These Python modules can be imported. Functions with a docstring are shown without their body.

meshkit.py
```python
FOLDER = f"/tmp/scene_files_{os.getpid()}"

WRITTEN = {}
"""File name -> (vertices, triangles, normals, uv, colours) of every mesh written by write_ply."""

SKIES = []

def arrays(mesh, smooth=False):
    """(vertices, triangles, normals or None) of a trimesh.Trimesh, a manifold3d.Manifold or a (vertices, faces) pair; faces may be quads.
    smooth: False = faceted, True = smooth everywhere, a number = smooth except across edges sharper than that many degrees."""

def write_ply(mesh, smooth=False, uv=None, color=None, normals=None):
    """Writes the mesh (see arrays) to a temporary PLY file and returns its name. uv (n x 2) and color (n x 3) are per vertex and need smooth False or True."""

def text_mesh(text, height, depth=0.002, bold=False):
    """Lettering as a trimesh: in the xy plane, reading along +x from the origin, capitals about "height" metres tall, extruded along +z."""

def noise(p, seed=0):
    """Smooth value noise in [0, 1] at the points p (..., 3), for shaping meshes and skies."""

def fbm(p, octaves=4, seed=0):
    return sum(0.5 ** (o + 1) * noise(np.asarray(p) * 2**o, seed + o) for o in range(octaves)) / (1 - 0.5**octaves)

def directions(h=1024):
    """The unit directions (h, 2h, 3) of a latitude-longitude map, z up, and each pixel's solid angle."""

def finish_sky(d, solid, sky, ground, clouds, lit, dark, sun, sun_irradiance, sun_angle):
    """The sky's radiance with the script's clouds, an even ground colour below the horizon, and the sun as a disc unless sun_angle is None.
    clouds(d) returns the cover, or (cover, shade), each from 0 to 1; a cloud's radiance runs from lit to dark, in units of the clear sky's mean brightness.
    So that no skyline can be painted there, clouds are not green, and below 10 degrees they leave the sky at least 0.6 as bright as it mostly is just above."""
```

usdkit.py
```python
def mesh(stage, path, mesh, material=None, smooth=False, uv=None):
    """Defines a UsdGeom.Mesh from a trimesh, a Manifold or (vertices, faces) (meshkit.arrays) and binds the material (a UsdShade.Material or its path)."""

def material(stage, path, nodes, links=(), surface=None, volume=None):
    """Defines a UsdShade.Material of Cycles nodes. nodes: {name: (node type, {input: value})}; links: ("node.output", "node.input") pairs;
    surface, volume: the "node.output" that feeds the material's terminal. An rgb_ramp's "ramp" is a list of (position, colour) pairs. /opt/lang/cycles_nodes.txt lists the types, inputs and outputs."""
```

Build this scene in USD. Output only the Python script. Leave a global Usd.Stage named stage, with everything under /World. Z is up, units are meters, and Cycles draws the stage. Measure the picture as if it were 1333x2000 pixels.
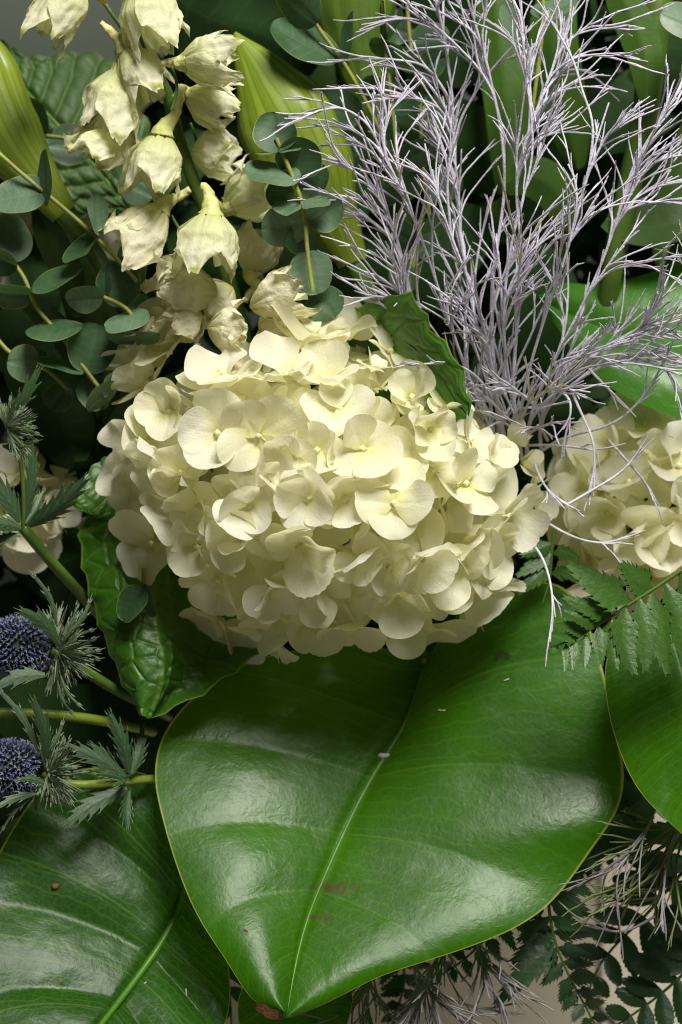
import math, random
import numpy as np
import trimesh
import usdkit
from scipy.interpolate import CubicSpline, PchipInterpolator
from pxr import Usd, UsdGeom, UsdLux, UsdShade, Gf, Sdf
from meshkit import noise, fbm

stage = Usd.Stage.CreateInMemory()
UsdGeom.SetStageUpAxis(stage, 'Z'); UsdGeom.SetStageMetersPerUnit(stage, 1.0)
UsdGeom.Xform.Define(stage, '/World'); UsdGeom.Scope.Define(stage, '/World/Looks')
rng = np.random.default_rng(7)

# ------------------------------------------------------------------ camera and lamps
S, D, ZC = 0.0002, 1.0, 1.25            # metres per photo pixel at y = 0, camera distance, camera height
cam = UsdGeom.Camera.Define(stage, '/World/camera')
cam.CreateHorizontalApertureAttr(24.0); cam.CreateVerticalApertureAttr(36.0)
cam.CreateFocalLengthAttr(24.0 * D / (1333 * S))
cam.CreateFStopAttr(9.5); cam.CreateFocusDistanceAttr(D - 0.03)
cam.CreateClippingRangeAttr(Gf.Vec2f(0.02, 50)); cam.CreateExposureAttr(0.0)
cam.AddTranslateOp().Set(Gf.Vec3d(0, -D, ZC)); cam.AddRotateXOp().Set(90.0)

def lamp(name, pos, target, w, h, power, color):
    l = UsdLux.RectLight.Define(stage, '/World/' + name)
    l.CreateWidthAttr(w); l.CreateHeightAttr(h); l.CreateIntensityAttr(power); l.CreateColorAttr(Gf.Vec3f(*color))
    p, t = np.array(pos, float), np.array(target, float)
    z = (p - t) / np.linalg.norm(p - t); x = np.cross([0, 0, 1.0], z); x /= np.linalg.norm(x); y = np.cross(z, x)
    m = Gf.Matrix4d(*x, 0, *y, 0, *z, 0, *p, 1)
    l.AddTransformOp().Set(m)
lamp('softbox_lamp', (0.44, -1.24, ZC + 1.53), (0, 0, ZC - 0.03), 0.84, 0.78, 39.0, (1.0, 0.965, 0.89))
lamp('fill_lamp', (-0.45, -1.9, ZC - 0.15), (0, 0, ZC), 0.9, 0.9, 0.45, (0.96, 0.97, 1.0))

# ------------------------------------------------------------------ helpers
def P(px, py, y=0.0):
    k = (D + y) / D
    return np.array([(px - 666.5) * S * k, y, ZC + (1000 - py) * S * k])
def PP(pts, y=0.0): return np.array([P(p[0], p[1], p[2] if len(p) > 2 else y) for p in pts])
def unit(v):
    v = np.asarray(v, float); return v / (np.linalg.norm(v, axis=-1, keepdims=True) + 1e-12)
def curve(pts, n, smooth=True):
    pts = np.asarray(pts, float)
    if len(pts) == 2: return pts[0] + np.linspace(0, 1, n)[:, None] * (pts[1] - pts[0])
    t = np.r_[0, np.cumsum(np.linalg.norm(np.diff(pts, axis=0), axis=1))]; t /= t[-1]
    f = CubicSpline(t, pts, bc_type='natural') if smooth else PchipInterpolator(t, pts)
    return f(np.linspace(0, 1, n))
def tube(pts, rad, sides=6, caps=True):
    p = np.asarray(pts, float); n = len(p); r = np.broadcast_to(rad, (n,)).astype(float)
    t = unit(np.gradient(p, axis=0)); a = np.zeros_like(p)
    ref = np.array([0, 0, 1.0]) if abs(t[0, 2]) < 0.9 else np.array([1.0, 0, 0])
    a[0] = unit(np.cross(t[0], ref))
    for i in range(1, n): a[i] = unit(a[i-1] - t[i] * (a[i-1] @ t[i]))
    b = np.cross(t, a); ang = np.arange(sides) * 2 * np.pi / sides
    v = (p[:, None] + r[:, None, None] * (np.cos(ang)[None, :, None] * a[:, None] + np.sin(ang)[None, :, None] * b[:, None])).reshape(-1, 3)
    i, j = np.meshgrid(np.arange(n - 1), np.arange(sides), indexing='ij'); k = (j + 1) % sides
    q = np.stack([i * sides + j, i * sides + k, (i + 1) * sides + k, (i + 1) * sides + j], -1).reshape(-1, 4)
    f = np.vstack([q[:, [0, 1, 2]], q[:, [0, 2, 3]]])
    if caps:
        v = np.vstack([v, p[0], p[-1]]); js = np.arange(sides); ks = (js + 1) % sides; m = n * sides
        f = np.vstack([f, np.c_[ks, js, np.full(sides, m)], np.c_[js + (n-1)*sides, ks + (n-1)*sides, np.full(sides, m + 1)]])
    u = np.repeat(np.linspace(0, 1, n), sides); uv = np.c_[u, np.zeros_like(u)]
    if caps: uv = np.vstack([uv, [0, 0], [1, 0]])
    return v, f, uv
def join(parts):
    V, F, U, n = [], [], [], 0
    for v, f, u in parts: V.append(v); F.append(f + n); U.append(u); n += len(v)
    return np.vstack(V), np.vstack(F), np.vstack(U)
def grid_faces(nu, nv):
    i, j = np.meshgrid(np.arange(nu - 1), np.arange(nv - 1), indexing='ij'); a = i * nv + j
    q = np.stack([a, a + nv, a + nv + 1, a + 1], -1).reshape(-1, 4)
    return np.vstack([q[:, [0, 1, 2]], q[:, [0, 2, 3]]])

used = {}
def numbered(parent, name):
    k = (parent, name); n = used.get(k, 0); used[k] = n + 1
    return name if n == 0 else f'{name}_{n:03d}'
def meta(prim, label=None, cat=None, group=None, kind=None):
    for k, v in (('label', label), ('category', cat), ('group', group), ('kind', kind)):
        if v: prim.SetCustomDataByKey(k, v)
class T:                                   # a thing, or a part that has sub-parts: an Xform at its base
    def __init__(s, name, loc, label=None, cat=None, group=None, kind=None, parent=None):
        base = parent.path if parent else '/World'
        s.path = base + '/' + numbered(base, name); s.loc = np.asarray(loc, float)
        x = UsdGeom.Xform.Define(stage, s.path); x.AddTranslateOp().Set(Gf.Vec3d(*(s.loc - (parent.loc if parent else 0))))
        s.prim = x.GetPrim(); meta(s.prim, label, cat, group, kind)
    def part(s, name, m, mat, label=None, kind=None, smooth=True):
        v, f, uv = m
        me = usdkit.mesh(stage, s.path + '/' + numbered(s.path, name), (np.asarray(v) - s.loc, f), mat, smooth=smooth, uv=uv if smooth is True else None)
        meta(me.GetPrim(), label, kind=kind); return me
    def sub(s, name, loc, label=None): return T(name, loc, label, parent=s)

# ------------------------------------------------------------------ materials
def M(name, nodes, links, surface): return usdkit.material(stage, '/World/Looks/' + name, nodes, links, surface=surface)
def leaf_mat(name, c1, c2, vein, rough=0.35, trans=0.2, tcol=None, N=7.0, k=0.9, vw=0.05, vstr=0.5, edge=None, bump=0.3, bscale=500.0, spec=0.5, nscale=30.0, spots=(), ew=0.965, fine=0.0):
    tcol = tcol or tuple(min(1, x * 2.2) for x in c1)
    n = {'st': ('attribute', {'attribute': 'st'}), 'xyz': ('separate_xyz', {}), 'geo': ('geometry', {}),
         'av': ('math', {'math_type': 'absolute'}),
         'kv': ('math', {'math_type': 'multiply', 'value2': -k}),
         'q': ('math', {'math_type': 'multiply_add', 'value2': N}),
         'pp': ('math', {'math_type': 'pingpong', 'value2': 0.5}),
         'vm': ('map_range', {'from_min': 0.0, 'from_max': vw * 2, 'to_min': 1.0, 'to_max': 0.0, 'clamp': True}),
         'mm': ('map_range', {'from_min': 0.0, 'from_max': 0.035, 'to_min': 1.0, 'to_max': 0.0, 'clamp': True}),
         'mx': ('math', {'math_type': 'maximum'}), 'mf': ('math', {'math_type': 'multiply', 'value2': vstr}),
         'n1': ('noise_texture', {'scale': nscale, 'detail': 4.0, 'roughness': 0.6}),
         'r1': ('map_range', {'from_min': 0.35, 'from_max': 0.65, 'clamp': True}),
         'cm': ('mix', {'color1': c1, 'color2': c2}), 'cv': ('mix', {'color2': vein}),
         'n2': ('noise_texture', {'scale': bscale, 'detail': 3.0, 'roughness': 0.55, 'distortion': 0.6}),
         'n3': ('noise_texture', {'scale': bscale * 0.22, 'detail': 2.0, 'distortion': 1.0}),
         'ns': ('math', {'math_type': 'multiply_add', 'value2': 1.6}),
         'b': ('bump', {'strength': bump, 'distance': 0.0008}),
         'p': ('principled_bsdf', {'roughness': rough, 'specular_ior_level': spec}),
         't': ('translucent_bsdf', {}), 'tm': ('mix', {'mix_type': 'multiply', 'fac': 1.0, 'color2': tuple(a / max(b, 1e-4) for a, b in zip(tcol, c1))}),
         'ms': ('mix_closure', {'fac': trans}),
         'rn': ('map_range', {'from_min': 0.3, 'from_max': 0.7, 'to_min': rough * 0.8, 'to_max': min(1, rough * 1.3), 'clamp': True})}
    L = [('st.vector', 'xyz.vector'), ('xyz.y', 'av.value1'), ('av.value', 'kv.value1'), ('xyz.x', 'q.value1'), ('kv.value', 'q.value3'), ('q.value', 'pp.value1'),
         ('pp.value', 'vm.value'), ('av.value', 'mm.value'), ('vm.result', 'mx.value1'), ('mm.result', 'mx.value2'), ('mx.value', 'mf.value1'),
         ('geo.position', 'n1.vector'), ('n1.fac', 'r1.value'), ('r1.result', 'cm.fac'), ('cm.color', 'cv.color1'), ('mf.value', 'cv.fac'),
         ('geo.position', 'n2.vector'), ('geo.position', 'n3.vector'), ('n3.fac', 'ns.value1'), ('n2.fac', 'ns.value3'), ('ns.value', 'b.height'), ('b.normal', 'p.normal'),
         ('n1.fac', 'rn.value'), ('rn.result', 'p.roughness'), ('p.BSDF', 'ms.closure1'), ('t.BSDF', 'ms.closure2')]
    out = 'cv.color'
    if fine:                                                        # the net of small veins between the side veins
        n.update({'fq': ('math', {'math_type': 'multiply', 'value2': fine}), 'fn': ('noise_texture', {'scale': 90.0, 'detail': 2.0}), 'fa': ('math', {'math_type': 'multiply_add', 'value2': 1.3}), 'fp': ('math', {'math_type': 'pingpong', 'value2': 0.5}),
                  'fm': ('map_range', {'from_min': 0.0, 'from_max': 0.12, 'to_min': 1.0, 'to_max': 0.0, 'clamp': True}), 'fv': ('voronoi_texture', {'feature': 'distance_to_edge', 'scale': 330.0}),
                  'fw': ('map_range', {'from_min': 0.0, 'from_max': 0.10, 'to_min': 0.55, 'to_max': 0.0, 'clamp': True}), 'fx': ('math', {'math_type': 'maximum'}), 'fs': ('math', {'math_type': 'multiply', 'value2': 0.26}),
                  'fc': ('mix', {'color2': vein}), 'fh': ('math', {'math_type': 'multiply_add', 'value2': -0.10})})
        L += [('q.value', 'fq.value1'), ('geo.position', 'fn.vector'), ('fn.fac', 'fa.value1'), ('fq.value', 'fa.value3'), ('fa.value', 'fp.value1'), ('fp.value', 'fm.value'), ('geo.position', 'fv.vector'), ('fv.distance', 'fw.value'),
              ('fm.result', 'fx.value1'), ('fw.result', 'fx.value2'), ('fx.value', 'fs.value1'), ('fs.value', 'fc.fac'), (out, 'fc.color1'), ('fx.value', 'fh.value1'), ('ns.value', 'fh.value3')]
        L.remove(('ns.value', 'b.height')); L.append(('fh.value', 'b.height')); out = 'fc.color'
    if edge:
        n['em'] = ('map_range', {'from_min': ew, 'from_max': ew + 0.45 * (1 - ew), 'clamp': True}); n['ce'] = ('mix', {'color2': edge})
        L += [('av.value', 'em.value'), ('em.result', 'ce.fac'), (out, 'ce.color1')]; out = 'ce.color'
    for i, (pos, sx, sz, col) in enumerate(spots):
        n[f'd{i}'] = ('vector_math', {'math_type': 'subtract', 'vector2': tuple(pos)})
        n[f's{i}'] = ('vector_math', {'math_type': 'multiply', 'vector2': (1 / sx, 0.0, 1 / sz)})
        n[f'l{i}'] = ('vector_math', {'math_type': 'length'})
        n[f'j{i}'] = ('noise_texture', {'scale': 260.0, 'detail': 3.0})
        n[f'a{i}'] = ('math', {'math_type': 'multiply_add', 'value2': 2.4})
        n[f'f{i}'] = ('map_range', {'from_min': 1.6, 'from_max': 2.35, 'to_min': 0.8, 'to_max': 0.0, 'clamp': True})
        n[f'c{i}'] = ('mix', {'color2': col})
        L += [('geo.position', f'd{i}.vector1'), (f'd{i}.vector', f's{i}.vector1'), (f's{i}.vector', f'l{i}.vector1'), ('geo.position', f'j{i}.vector'),
              (f'j{i}.fac', f'a{i}.value1'), (f'l{i}.value', f'a{i}.value3'), (f'a{i}.value', f'f{i}.value'), (f'f{i}.result', f'c{i}.fac'), (out, f'c{i}.color1')]
        out = f'c{i}.color'
    L += [(out, 'p.base_color'), (out, 'tm.color1'), ('tm.color', 't.color')]
    return M(name, n, L, 'ms.closure')
def plain_mat(name, c1, c2, rough=0.6, nscale=120.0, bump=0.25, bscale=700.0, trans=0.0, tcol=None, spec=0.4):
    n = {'geo': ('geometry', {}), 'n1': ('noise_texture', {'scale': nscale, 'detail': 4.0}), 'r1': ('map_range', {'from_min': 0.38, 'from_max': 0.62, 'clamp': True}),
         'cm': ('mix', {'color1': c1, 'color2': c2}), 'n2': ('noise_texture', {'scale': bscale, 'detail': 3.0}), 'b': ('bump', {'strength': bump, 'distance': 0.0008}),
         'p': ('principled_bsdf', {'roughness': rough, 'specular_ior_level': spec}), 't': ('translucent_bsdf', {'color': tcol or c1}), 'ms': ('mix_closure', {'fac': trans})}
    L = [('geo.position', 'n1.vector'), ('n1.fac', 'r1.value'), ('r1.result', 'cm.fac'), ('cm.color', 'p.base_color'), ('geo.position', 'n2.vector'), ('n2.fac', 'b.height'),
         ('b.normal', 'p.normal'), ('p.BSDF', 'ms.closure1'), ('t.BSDF', 'ms.closure2')]
    return M(name, n, L, 'ms.closure')
def petal_mat(name, base, tip, blotch=None, trans=0.35, tcol=(0.9, 0.86, 0.6), bump=0.35, wrinkle=(5.0, 26.0), rough=0.55, b0=0.05, b1=0.4):
    """Petal: colour runs from the base (st.x = 0) to the blade; fine ribs along it; an optional stained tip."""
    n = {'st': ('attribute', {'attribute': 'st'}), 'xyz': ('separate_xyz', {}), 'geo': ('geometry', {}),
         'g': ('map_range', {'from_min': b0, 'from_max': b1, 'clamp': True}), 'cm': ('mix', {'color1': base, 'color2': tip}),
         'mp': ('mapping', {'scale': (wrinkle[0], wrinkle[1], 1.0)}), 'w': ('noise_texture', {'scale': 1.0, 'detail': 3.0, 'distortion': 0.4}),
         'f': ('noise_texture', {'scale': 900.0, 'detail': 2.0}), 'h': ('math', {'math_type': 'multiply_add', 'value2': 1.0}),
         'nv': ('noise_texture', {'scale': 70.0, 'detail': 3.0}), 'nr': ('map_range', {'from_min': 0.4, 'from_max': 0.75, 'to_min': 0.0, 'to_max': 0.35, 'clamp': True}),
         'cn': ('mix', {'color2': tuple(x * y for x, y in zip(tip, (0.94, 0.9, 0.72)))}),
         'b': ('bump', {'strength': bump, 'distance': 0.0008}), 'p': ('principled_bsdf', {'roughness': rough, 'specular_ior_level': 0.3, 'sheen_weight': 0.05}),
         't': ('translucent_bsdf', {'color': tcol}), 'ms': ('mix_closure', {'fac': trans})}
    L = [('st.vector', 'xyz.vector'), ('xyz.x', 'g.value'), ('g.result', 'cm.fac'), ('st.vector', 'mp.vector'), ('mp.vector', 'w.vector'), ('geo.position', 'f.vector'),
         ('w.fac', 'h.value1'), ('f.fac', 'h.value3'), ('h.value', 'b.height'), ('b.normal', 'p.normal'), ('b.normal', 't.normal'), ('geo.position', 'nv.vector'), ('nv.fac', 'nr.value'),
         ('cm.color', 'cn.color1'), ('nr.result', 'cn.fac'), ('p.BSDF', 'ms.closure1'), ('t.BSDF', 'ms.closure2')]
    out = 'cn.color'
    n.update({'vs': ('voronoi_texture', {'scale': 150.0}), 'vl': ('map_range', {'from_min': 0.05, 'from_max': 0.09, 'to_min': 0.7, 'to_max': 0.0, 'clamp': True}), 'vc': ('separate_xyz', {}),
              'vt': ('math', {'math_type': 'greater_than', 'value2': 0.93}), 'vm': ('math', {'math_type': 'multiply'}), 'cs': ('mix', {'color2': (0.16, 0.10, 0.03)})})
    L += [('geo.position', 'vs.vector'), ('vs.distance', 'vl.value'), ('vs.color', 'vc.vector'), ('vc.x', 'vt.value1'), ('vl.result', 'vm.value1'), ('vt.value', 'vm.value2'), ('vm.value', 'cs.fac'), (out, 'cs.color1')]; out = 'cs.color'
    if blotch:
        n.update({'bt': ('map_range', {'from_min': 0.78, 'from_max': 0.93, 'clamp': True}), 'bn': ('noise_texture', {'scale': 160.0, 'detail': 2.0}),
                  'br': ('map_range', {'from_min': 0.46, 'from_max': 0.6, 'clamp': True}), 'av': ('math', {'math_type': 'absolute'}),
                  'bw': ('map_range', {'from_min': 0.15, 'from_max': 0.6, 'to_min': 1.0, 'to_max': 0.0, 'clamp': True}), 'm1': ('math', {'math_type': 'multiply'}), 'm2': ('math', {'math_type': 'multiply'}),
                  'cb': ('mix', {'color2': blotch})})
        L += [('xyz.x', 'bt.value'), ('geo.position', 'bn.vector'), ('bn.fac', 'br.value'), ('xyz.y', 'av.value1'), ('av.value', 'bw.value'), ('bt.result', 'm1.value1'), ('bw.result', 'm1.value2'),
              ('m1.value', 'm2.value1'), ('br.result', 'm2.value2'), ('m2.value', 'cb.fac'), (out, 'cb.color1')]
        out = 'cb.color'
    L.append((out, 'p.base_color'))
    return M(name, n, L, 'ms.closure')

MAT = {}
MAT['hyd'] = petal_mat('cream_petal', (0.76, 0.75, 0.34), (0.875, 0.865, 0.70), bump=0.2, wrinkle=(4.0, 14.0), tcol=(0.94, 0.92, 0.62), trans=0.5)
MAT['hyd_b'] = petal_mat('white_petal', (0.80, 0.79, 0.46), (0.885, 0.875, 0.76), bump=0.2, wrinkle=(4.0, 14.0), tcol=(0.94, 0.92, 0.68), trans=0.5)
MAT['hyd_eye'] = plain_mat('floret_eye', (0.72, 0.71, 0.42), (0.62, 0.64, 0.32), 0.5, 600, 0.2)
MAT['del'] = petal_mat('withered_petal', (0.50, 0.56, 0.14), (0.84, 0.83, 0.65), (0.34, 0.38, 0.05), trans=0.4, tcol=(0.86, 0.88, 0.50), bump=0.3, wrinkle=(7.0, 14.0), b0=-0.1, b1=0.7)
MAT['del_b'] = petal_mat('browned_petal', (0.48, 0.48, 0.16), (0.80, 0.775, 0.58), (0.14, 0.08, 0.02), trans=0.38, tcol=(0.82, 0.78, 0.44), bump=0.35, wrinkle=(8.0, 12.0), b0=0.0, b1=0.35)
MAT['spur'] = plain_mat('spur', (0.60, 0.58, 0.26), (0.42, 0.45, 0.12), 0.6, 160, 1.0, 420)
MAT['stem_g'] = plain_mat('green_stem', (0.08, 0.14, 0.02), (0.05, 0.10, 0.015), 0.4, 60, 0.2)
MAT['stem_y'] = plain_mat('yellow_stem', (0.20, 0.27, 0.03), (0.14, 0.2, 0.025), 0.45, 60, 0.2)
MAT['stem_d'] = plain_mat('dark_stem', (0.03, 0.055, 0.015), (0.02, 0.04, 0.012), 0.5, 60, 0.2)
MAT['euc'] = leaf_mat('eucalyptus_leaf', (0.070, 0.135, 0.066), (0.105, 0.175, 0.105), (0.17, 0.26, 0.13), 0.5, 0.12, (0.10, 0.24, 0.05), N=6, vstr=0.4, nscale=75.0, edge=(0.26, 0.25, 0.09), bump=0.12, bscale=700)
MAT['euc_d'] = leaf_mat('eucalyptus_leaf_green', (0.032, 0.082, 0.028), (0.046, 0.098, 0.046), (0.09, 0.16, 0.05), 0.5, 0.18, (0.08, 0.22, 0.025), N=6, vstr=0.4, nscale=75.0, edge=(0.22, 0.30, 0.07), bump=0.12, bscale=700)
MAT['euc_s'] = plain_mat('eucalyptus_stem', (0.24, 0.29, 0.045), (0.20, 0.20, 0.05), 0.5, 90, 0.3)
MAT['sil'] = plain_mat('lilac_twig', (0.58, 0.56, 0.65), (0.46, 0.44, 0.52), 0.55, 200, 0.5, 900)
MAT['sil_y'] = plain_mat('bare_twig', (0.50, 0.48, 0.44), (0.36, 0.33, 0.16), 0.55, 240, 0.5, 900)
MAT['sil_g'] = plain_mat('green_twig', (0.13, 0.16, 0.05), (0.10, 0.13, 0.04), 0.55, 200, 0.4, 900)
MAT['sil_d'] = plain_mat('grey_twig', (0.24, 0.225, 0.24), (0.16, 0.155, 0.14), 0.55, 200, 0.5, 900)
MAT['lily'] = leaf_mat('bud_skin', (0.21, 0.27, 0.02), (0.17, 0.24, 0.018), (0.09, 0.17, 0.01), 0.42, 0.12, N=0.0, k=5.0, vw=0.11, vstr=0.75, bump=0.1, bscale=400)
MAT['lily_d'] = leaf_mat('green_bud_skin', (0.085, 0.15, 0.014), (0.07, 0.13, 0.012), (0.05, 0.10, 0.008), 0.45, 0.1, N=0.0, k=5.0, vw=0.11, vstr=0.4, bump=0.1, bscale=400)
MAT['strap'] = leaf_mat('strap_leaf', (0.032, 0.078, 0.009), (0.025, 0.06, 0.008), (0.065, 0.13, 0.016), 0.38, 0.25, N=0.0, k=9.0, vw=0.12, vstr=0.35, bump=0.15, bscale=400)
MAT['strap_l'] = leaf_mat('bright_strap_leaf', (0.065, 0.145, 0.016), (0.05, 0.12, 0.014), (0.09, 0.18, 0.02), 0.38, 0.25, N=0.0, k=9.0, vw=0.12, vstr=0.35, bump=0.15, bscale=400)
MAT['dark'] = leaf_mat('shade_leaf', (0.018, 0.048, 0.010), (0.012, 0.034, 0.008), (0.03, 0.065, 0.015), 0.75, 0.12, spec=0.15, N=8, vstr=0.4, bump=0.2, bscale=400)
MAT['hleaf'] = leaf_mat('quilted_leaf', (0.050, 0.155, 0.009), (0.036, 0.115, 0.008), (0.11, 0.23, 0.025), 0.38, 0.2, (0.14, 0.42, 0.01), N=9, k=1.6, vw=0.03, vstr=0.45, edge=(0.14, 0.26, 0.03), bump=0.2, bscale=500)
MAT['hleaf_d'] = leaf_mat('quilted_leaf_dull', (0.045, 0.10, 0.016), (0.035, 0.08, 0.014), (0.11, 0.17, 0.05), 0.55, 0.2, N=11, k=2.2, vw=0.03, vstr=0.5, edge=(0.06, 0.1, 0.02), bump=0.2, bscale=500)
MAT['fern'] = leaf_mat('fern_leaflet', (0.050, 0.128, 0.016), (0.038, 0.10, 0.014), (0.09, 0.17, 0.05), 0.42, 0.15, N=7, k=1.4, vstr=0.3, bump=0.3, bscale=600)
MAT['fern_d'] = leaf_mat('dark_fern_leaflet', (0.022, 0.062, 0.018), (0.016, 0.046, 0.014), (0.04, 0.09, 0.03), 0.45, 0.12, N=7, k=1.4, vstr=0.3, bump=0.3, bscale=600)
MAT['holly'] = leaf_mat('thistle_leaf', (0.036, 0.085, 0.026), (0.026, 0.062, 0.026), (0.14, 0.24, 0.08), 0.5, 0.15, N=5, k=1.5, vstr=0.5, bump=0.2, bscale=600)
MAT['bract'] = leaf_mat('thistle_bract', (0.075, 0.125, 0.055), (0.05, 0.09, 0.045), (0.28, 0.34, 0.22), 0.5, 0.15, N=3, k=1.5, vstr=0.6, bump=0.2, bscale=600)
MAT['cone'] = plain_mat('thistle_floret', (0.045, 0.055, 0.10), (0.04, 0.06, 0.07), 0.6, 300, 0.3)
MAT['cone_tip'] = plain_mat('thistle_floret_tip', (0.10, 0.125, 0.28), (0.20, 0.21, 0.30), 0.6, 300, 0.3)
MAT['cone_core'] = plain_mat('thistle_core', (0.04, 0.07, 0.035), (0.025, 0.04, 0.05), 0.7, 300, 0.3)
BIG = dict(ew=0.988, fine=5.0, rough=0.34, trans=0.27, N=6.0, k=0.9, vw=0.012, vstr=0.4, bump=0.18, bscale=420.0, spec=0.30, nscale=18.0)
brown = (0.055, 0.05, 0.012)
MAT['big'] = leaf_mat('glossy_leaf', (0.032, 0.128, 0.0005), (0.019, 0.088, 0.0005), (0.075, 0.20, 0.012), tcol=(0.15, 0.42, 0.004), edge=(0.22, 0.27, 0.03),
                      spots=[(P(650, 1782, -.06), .0090, .0022, brown), (P(606, 1836, -.06), .0035, .0012, brown), (P(640, 1838, -.06), .0030, .0014, brown), (P(990, 1292, 0), .0040, .0026, (0.01, 0.03, 0.004))], **BIG)
MAT['big_b'] = leaf_mat('glossy_leaf_dark', (0.016, 0.068, 0.006), (0.012, 0.054, 0.005), (0.10, 0.22, 0.03), tcol=(0.08, 0.30, 0.01), edge=(0.14, 0.22, 0.03), **BIG)
MAT['big_c'] = leaf_mat('striped_leaf', (0.05, 0.19, 0.008), (0.04, 0.16, 0.006), (0.07, 0.22, 0.02), 0.4, 0.25, (0.14, 0.5, 0.01), N=26.0, k=14.0, vw=0.12, vstr=0.35, bump=0.25, bscale=300)
MAT['brown'] = plain_mat('dry_brown', (0.20, 0.085, 0.03), (0.10, 0.04, 0.015), 0.7, 300, 0.8)
MAT['wall'] = plain_mat('wall_paint', (0.105, 0.125, 0.10), (0.095, 0.115, 0.09), 0.8, 3, 0.15, 300)
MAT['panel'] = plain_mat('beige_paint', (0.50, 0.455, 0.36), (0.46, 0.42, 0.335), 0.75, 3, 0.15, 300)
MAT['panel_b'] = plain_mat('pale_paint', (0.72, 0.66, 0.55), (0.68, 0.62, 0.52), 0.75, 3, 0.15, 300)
MAT['cable'] = plain_mat('dark_rubber', (0.03, 0.03, 0.03), (0.02, 0.02, 0.02), 0.5)
MAT['crumb'] = plain_mat('pale_crumb', (0.6, 0.58, 0.52), (0.5, 0.48, 0.4), 0.7)

# ------------------------------------------------------------------ shape builders
def grid_normals(X):
    n = np.cross(np.gradient(X, axis=0), np.gradient(X, axis=1)); n = unit(n)
    return n * np.where(n[..., 1:2] > 0, -1, 1)
def sheet(X, U, Vv):
    nu, nv = X.shape[:2]
    return X.reshape(-1, 3), grid_faces(nu, nv), np.c_[U.ravel(), Vv.ravel()]
def outline_leaf(mid, Lp, Rp, h=None, nu=60, nv=41, rough=0.0, seed=0, pw=1.0):
    """A leaf between two outline curves and its midrib; h(u, v) raises it along its normal."""
    m, l, r = curve(mid, nu), curve(Lp, nu), curve(Rp, nu)
    u = np.linspace(0, 1, nu)[:, None] * np.ones(nv); v = np.ones((nu, 1)) * np.linspace(-1, 1, nv)
    a = np.abs(v)[..., None] ** pw
    X = m[:, None] * (1 - a) + np.where(v[..., None] < 0, l[:, None], r[:, None]) * a
    n = grid_normals(X)
    d = 0 if h is None else h(u, v)
    if rough: d = d + rough * (fbm(X * 55 + seed, 3, seed) - 0.5)
    return sheet(X + n * np.asarray(d)[..., None] if h is not None or rough else X, u, v)
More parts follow.
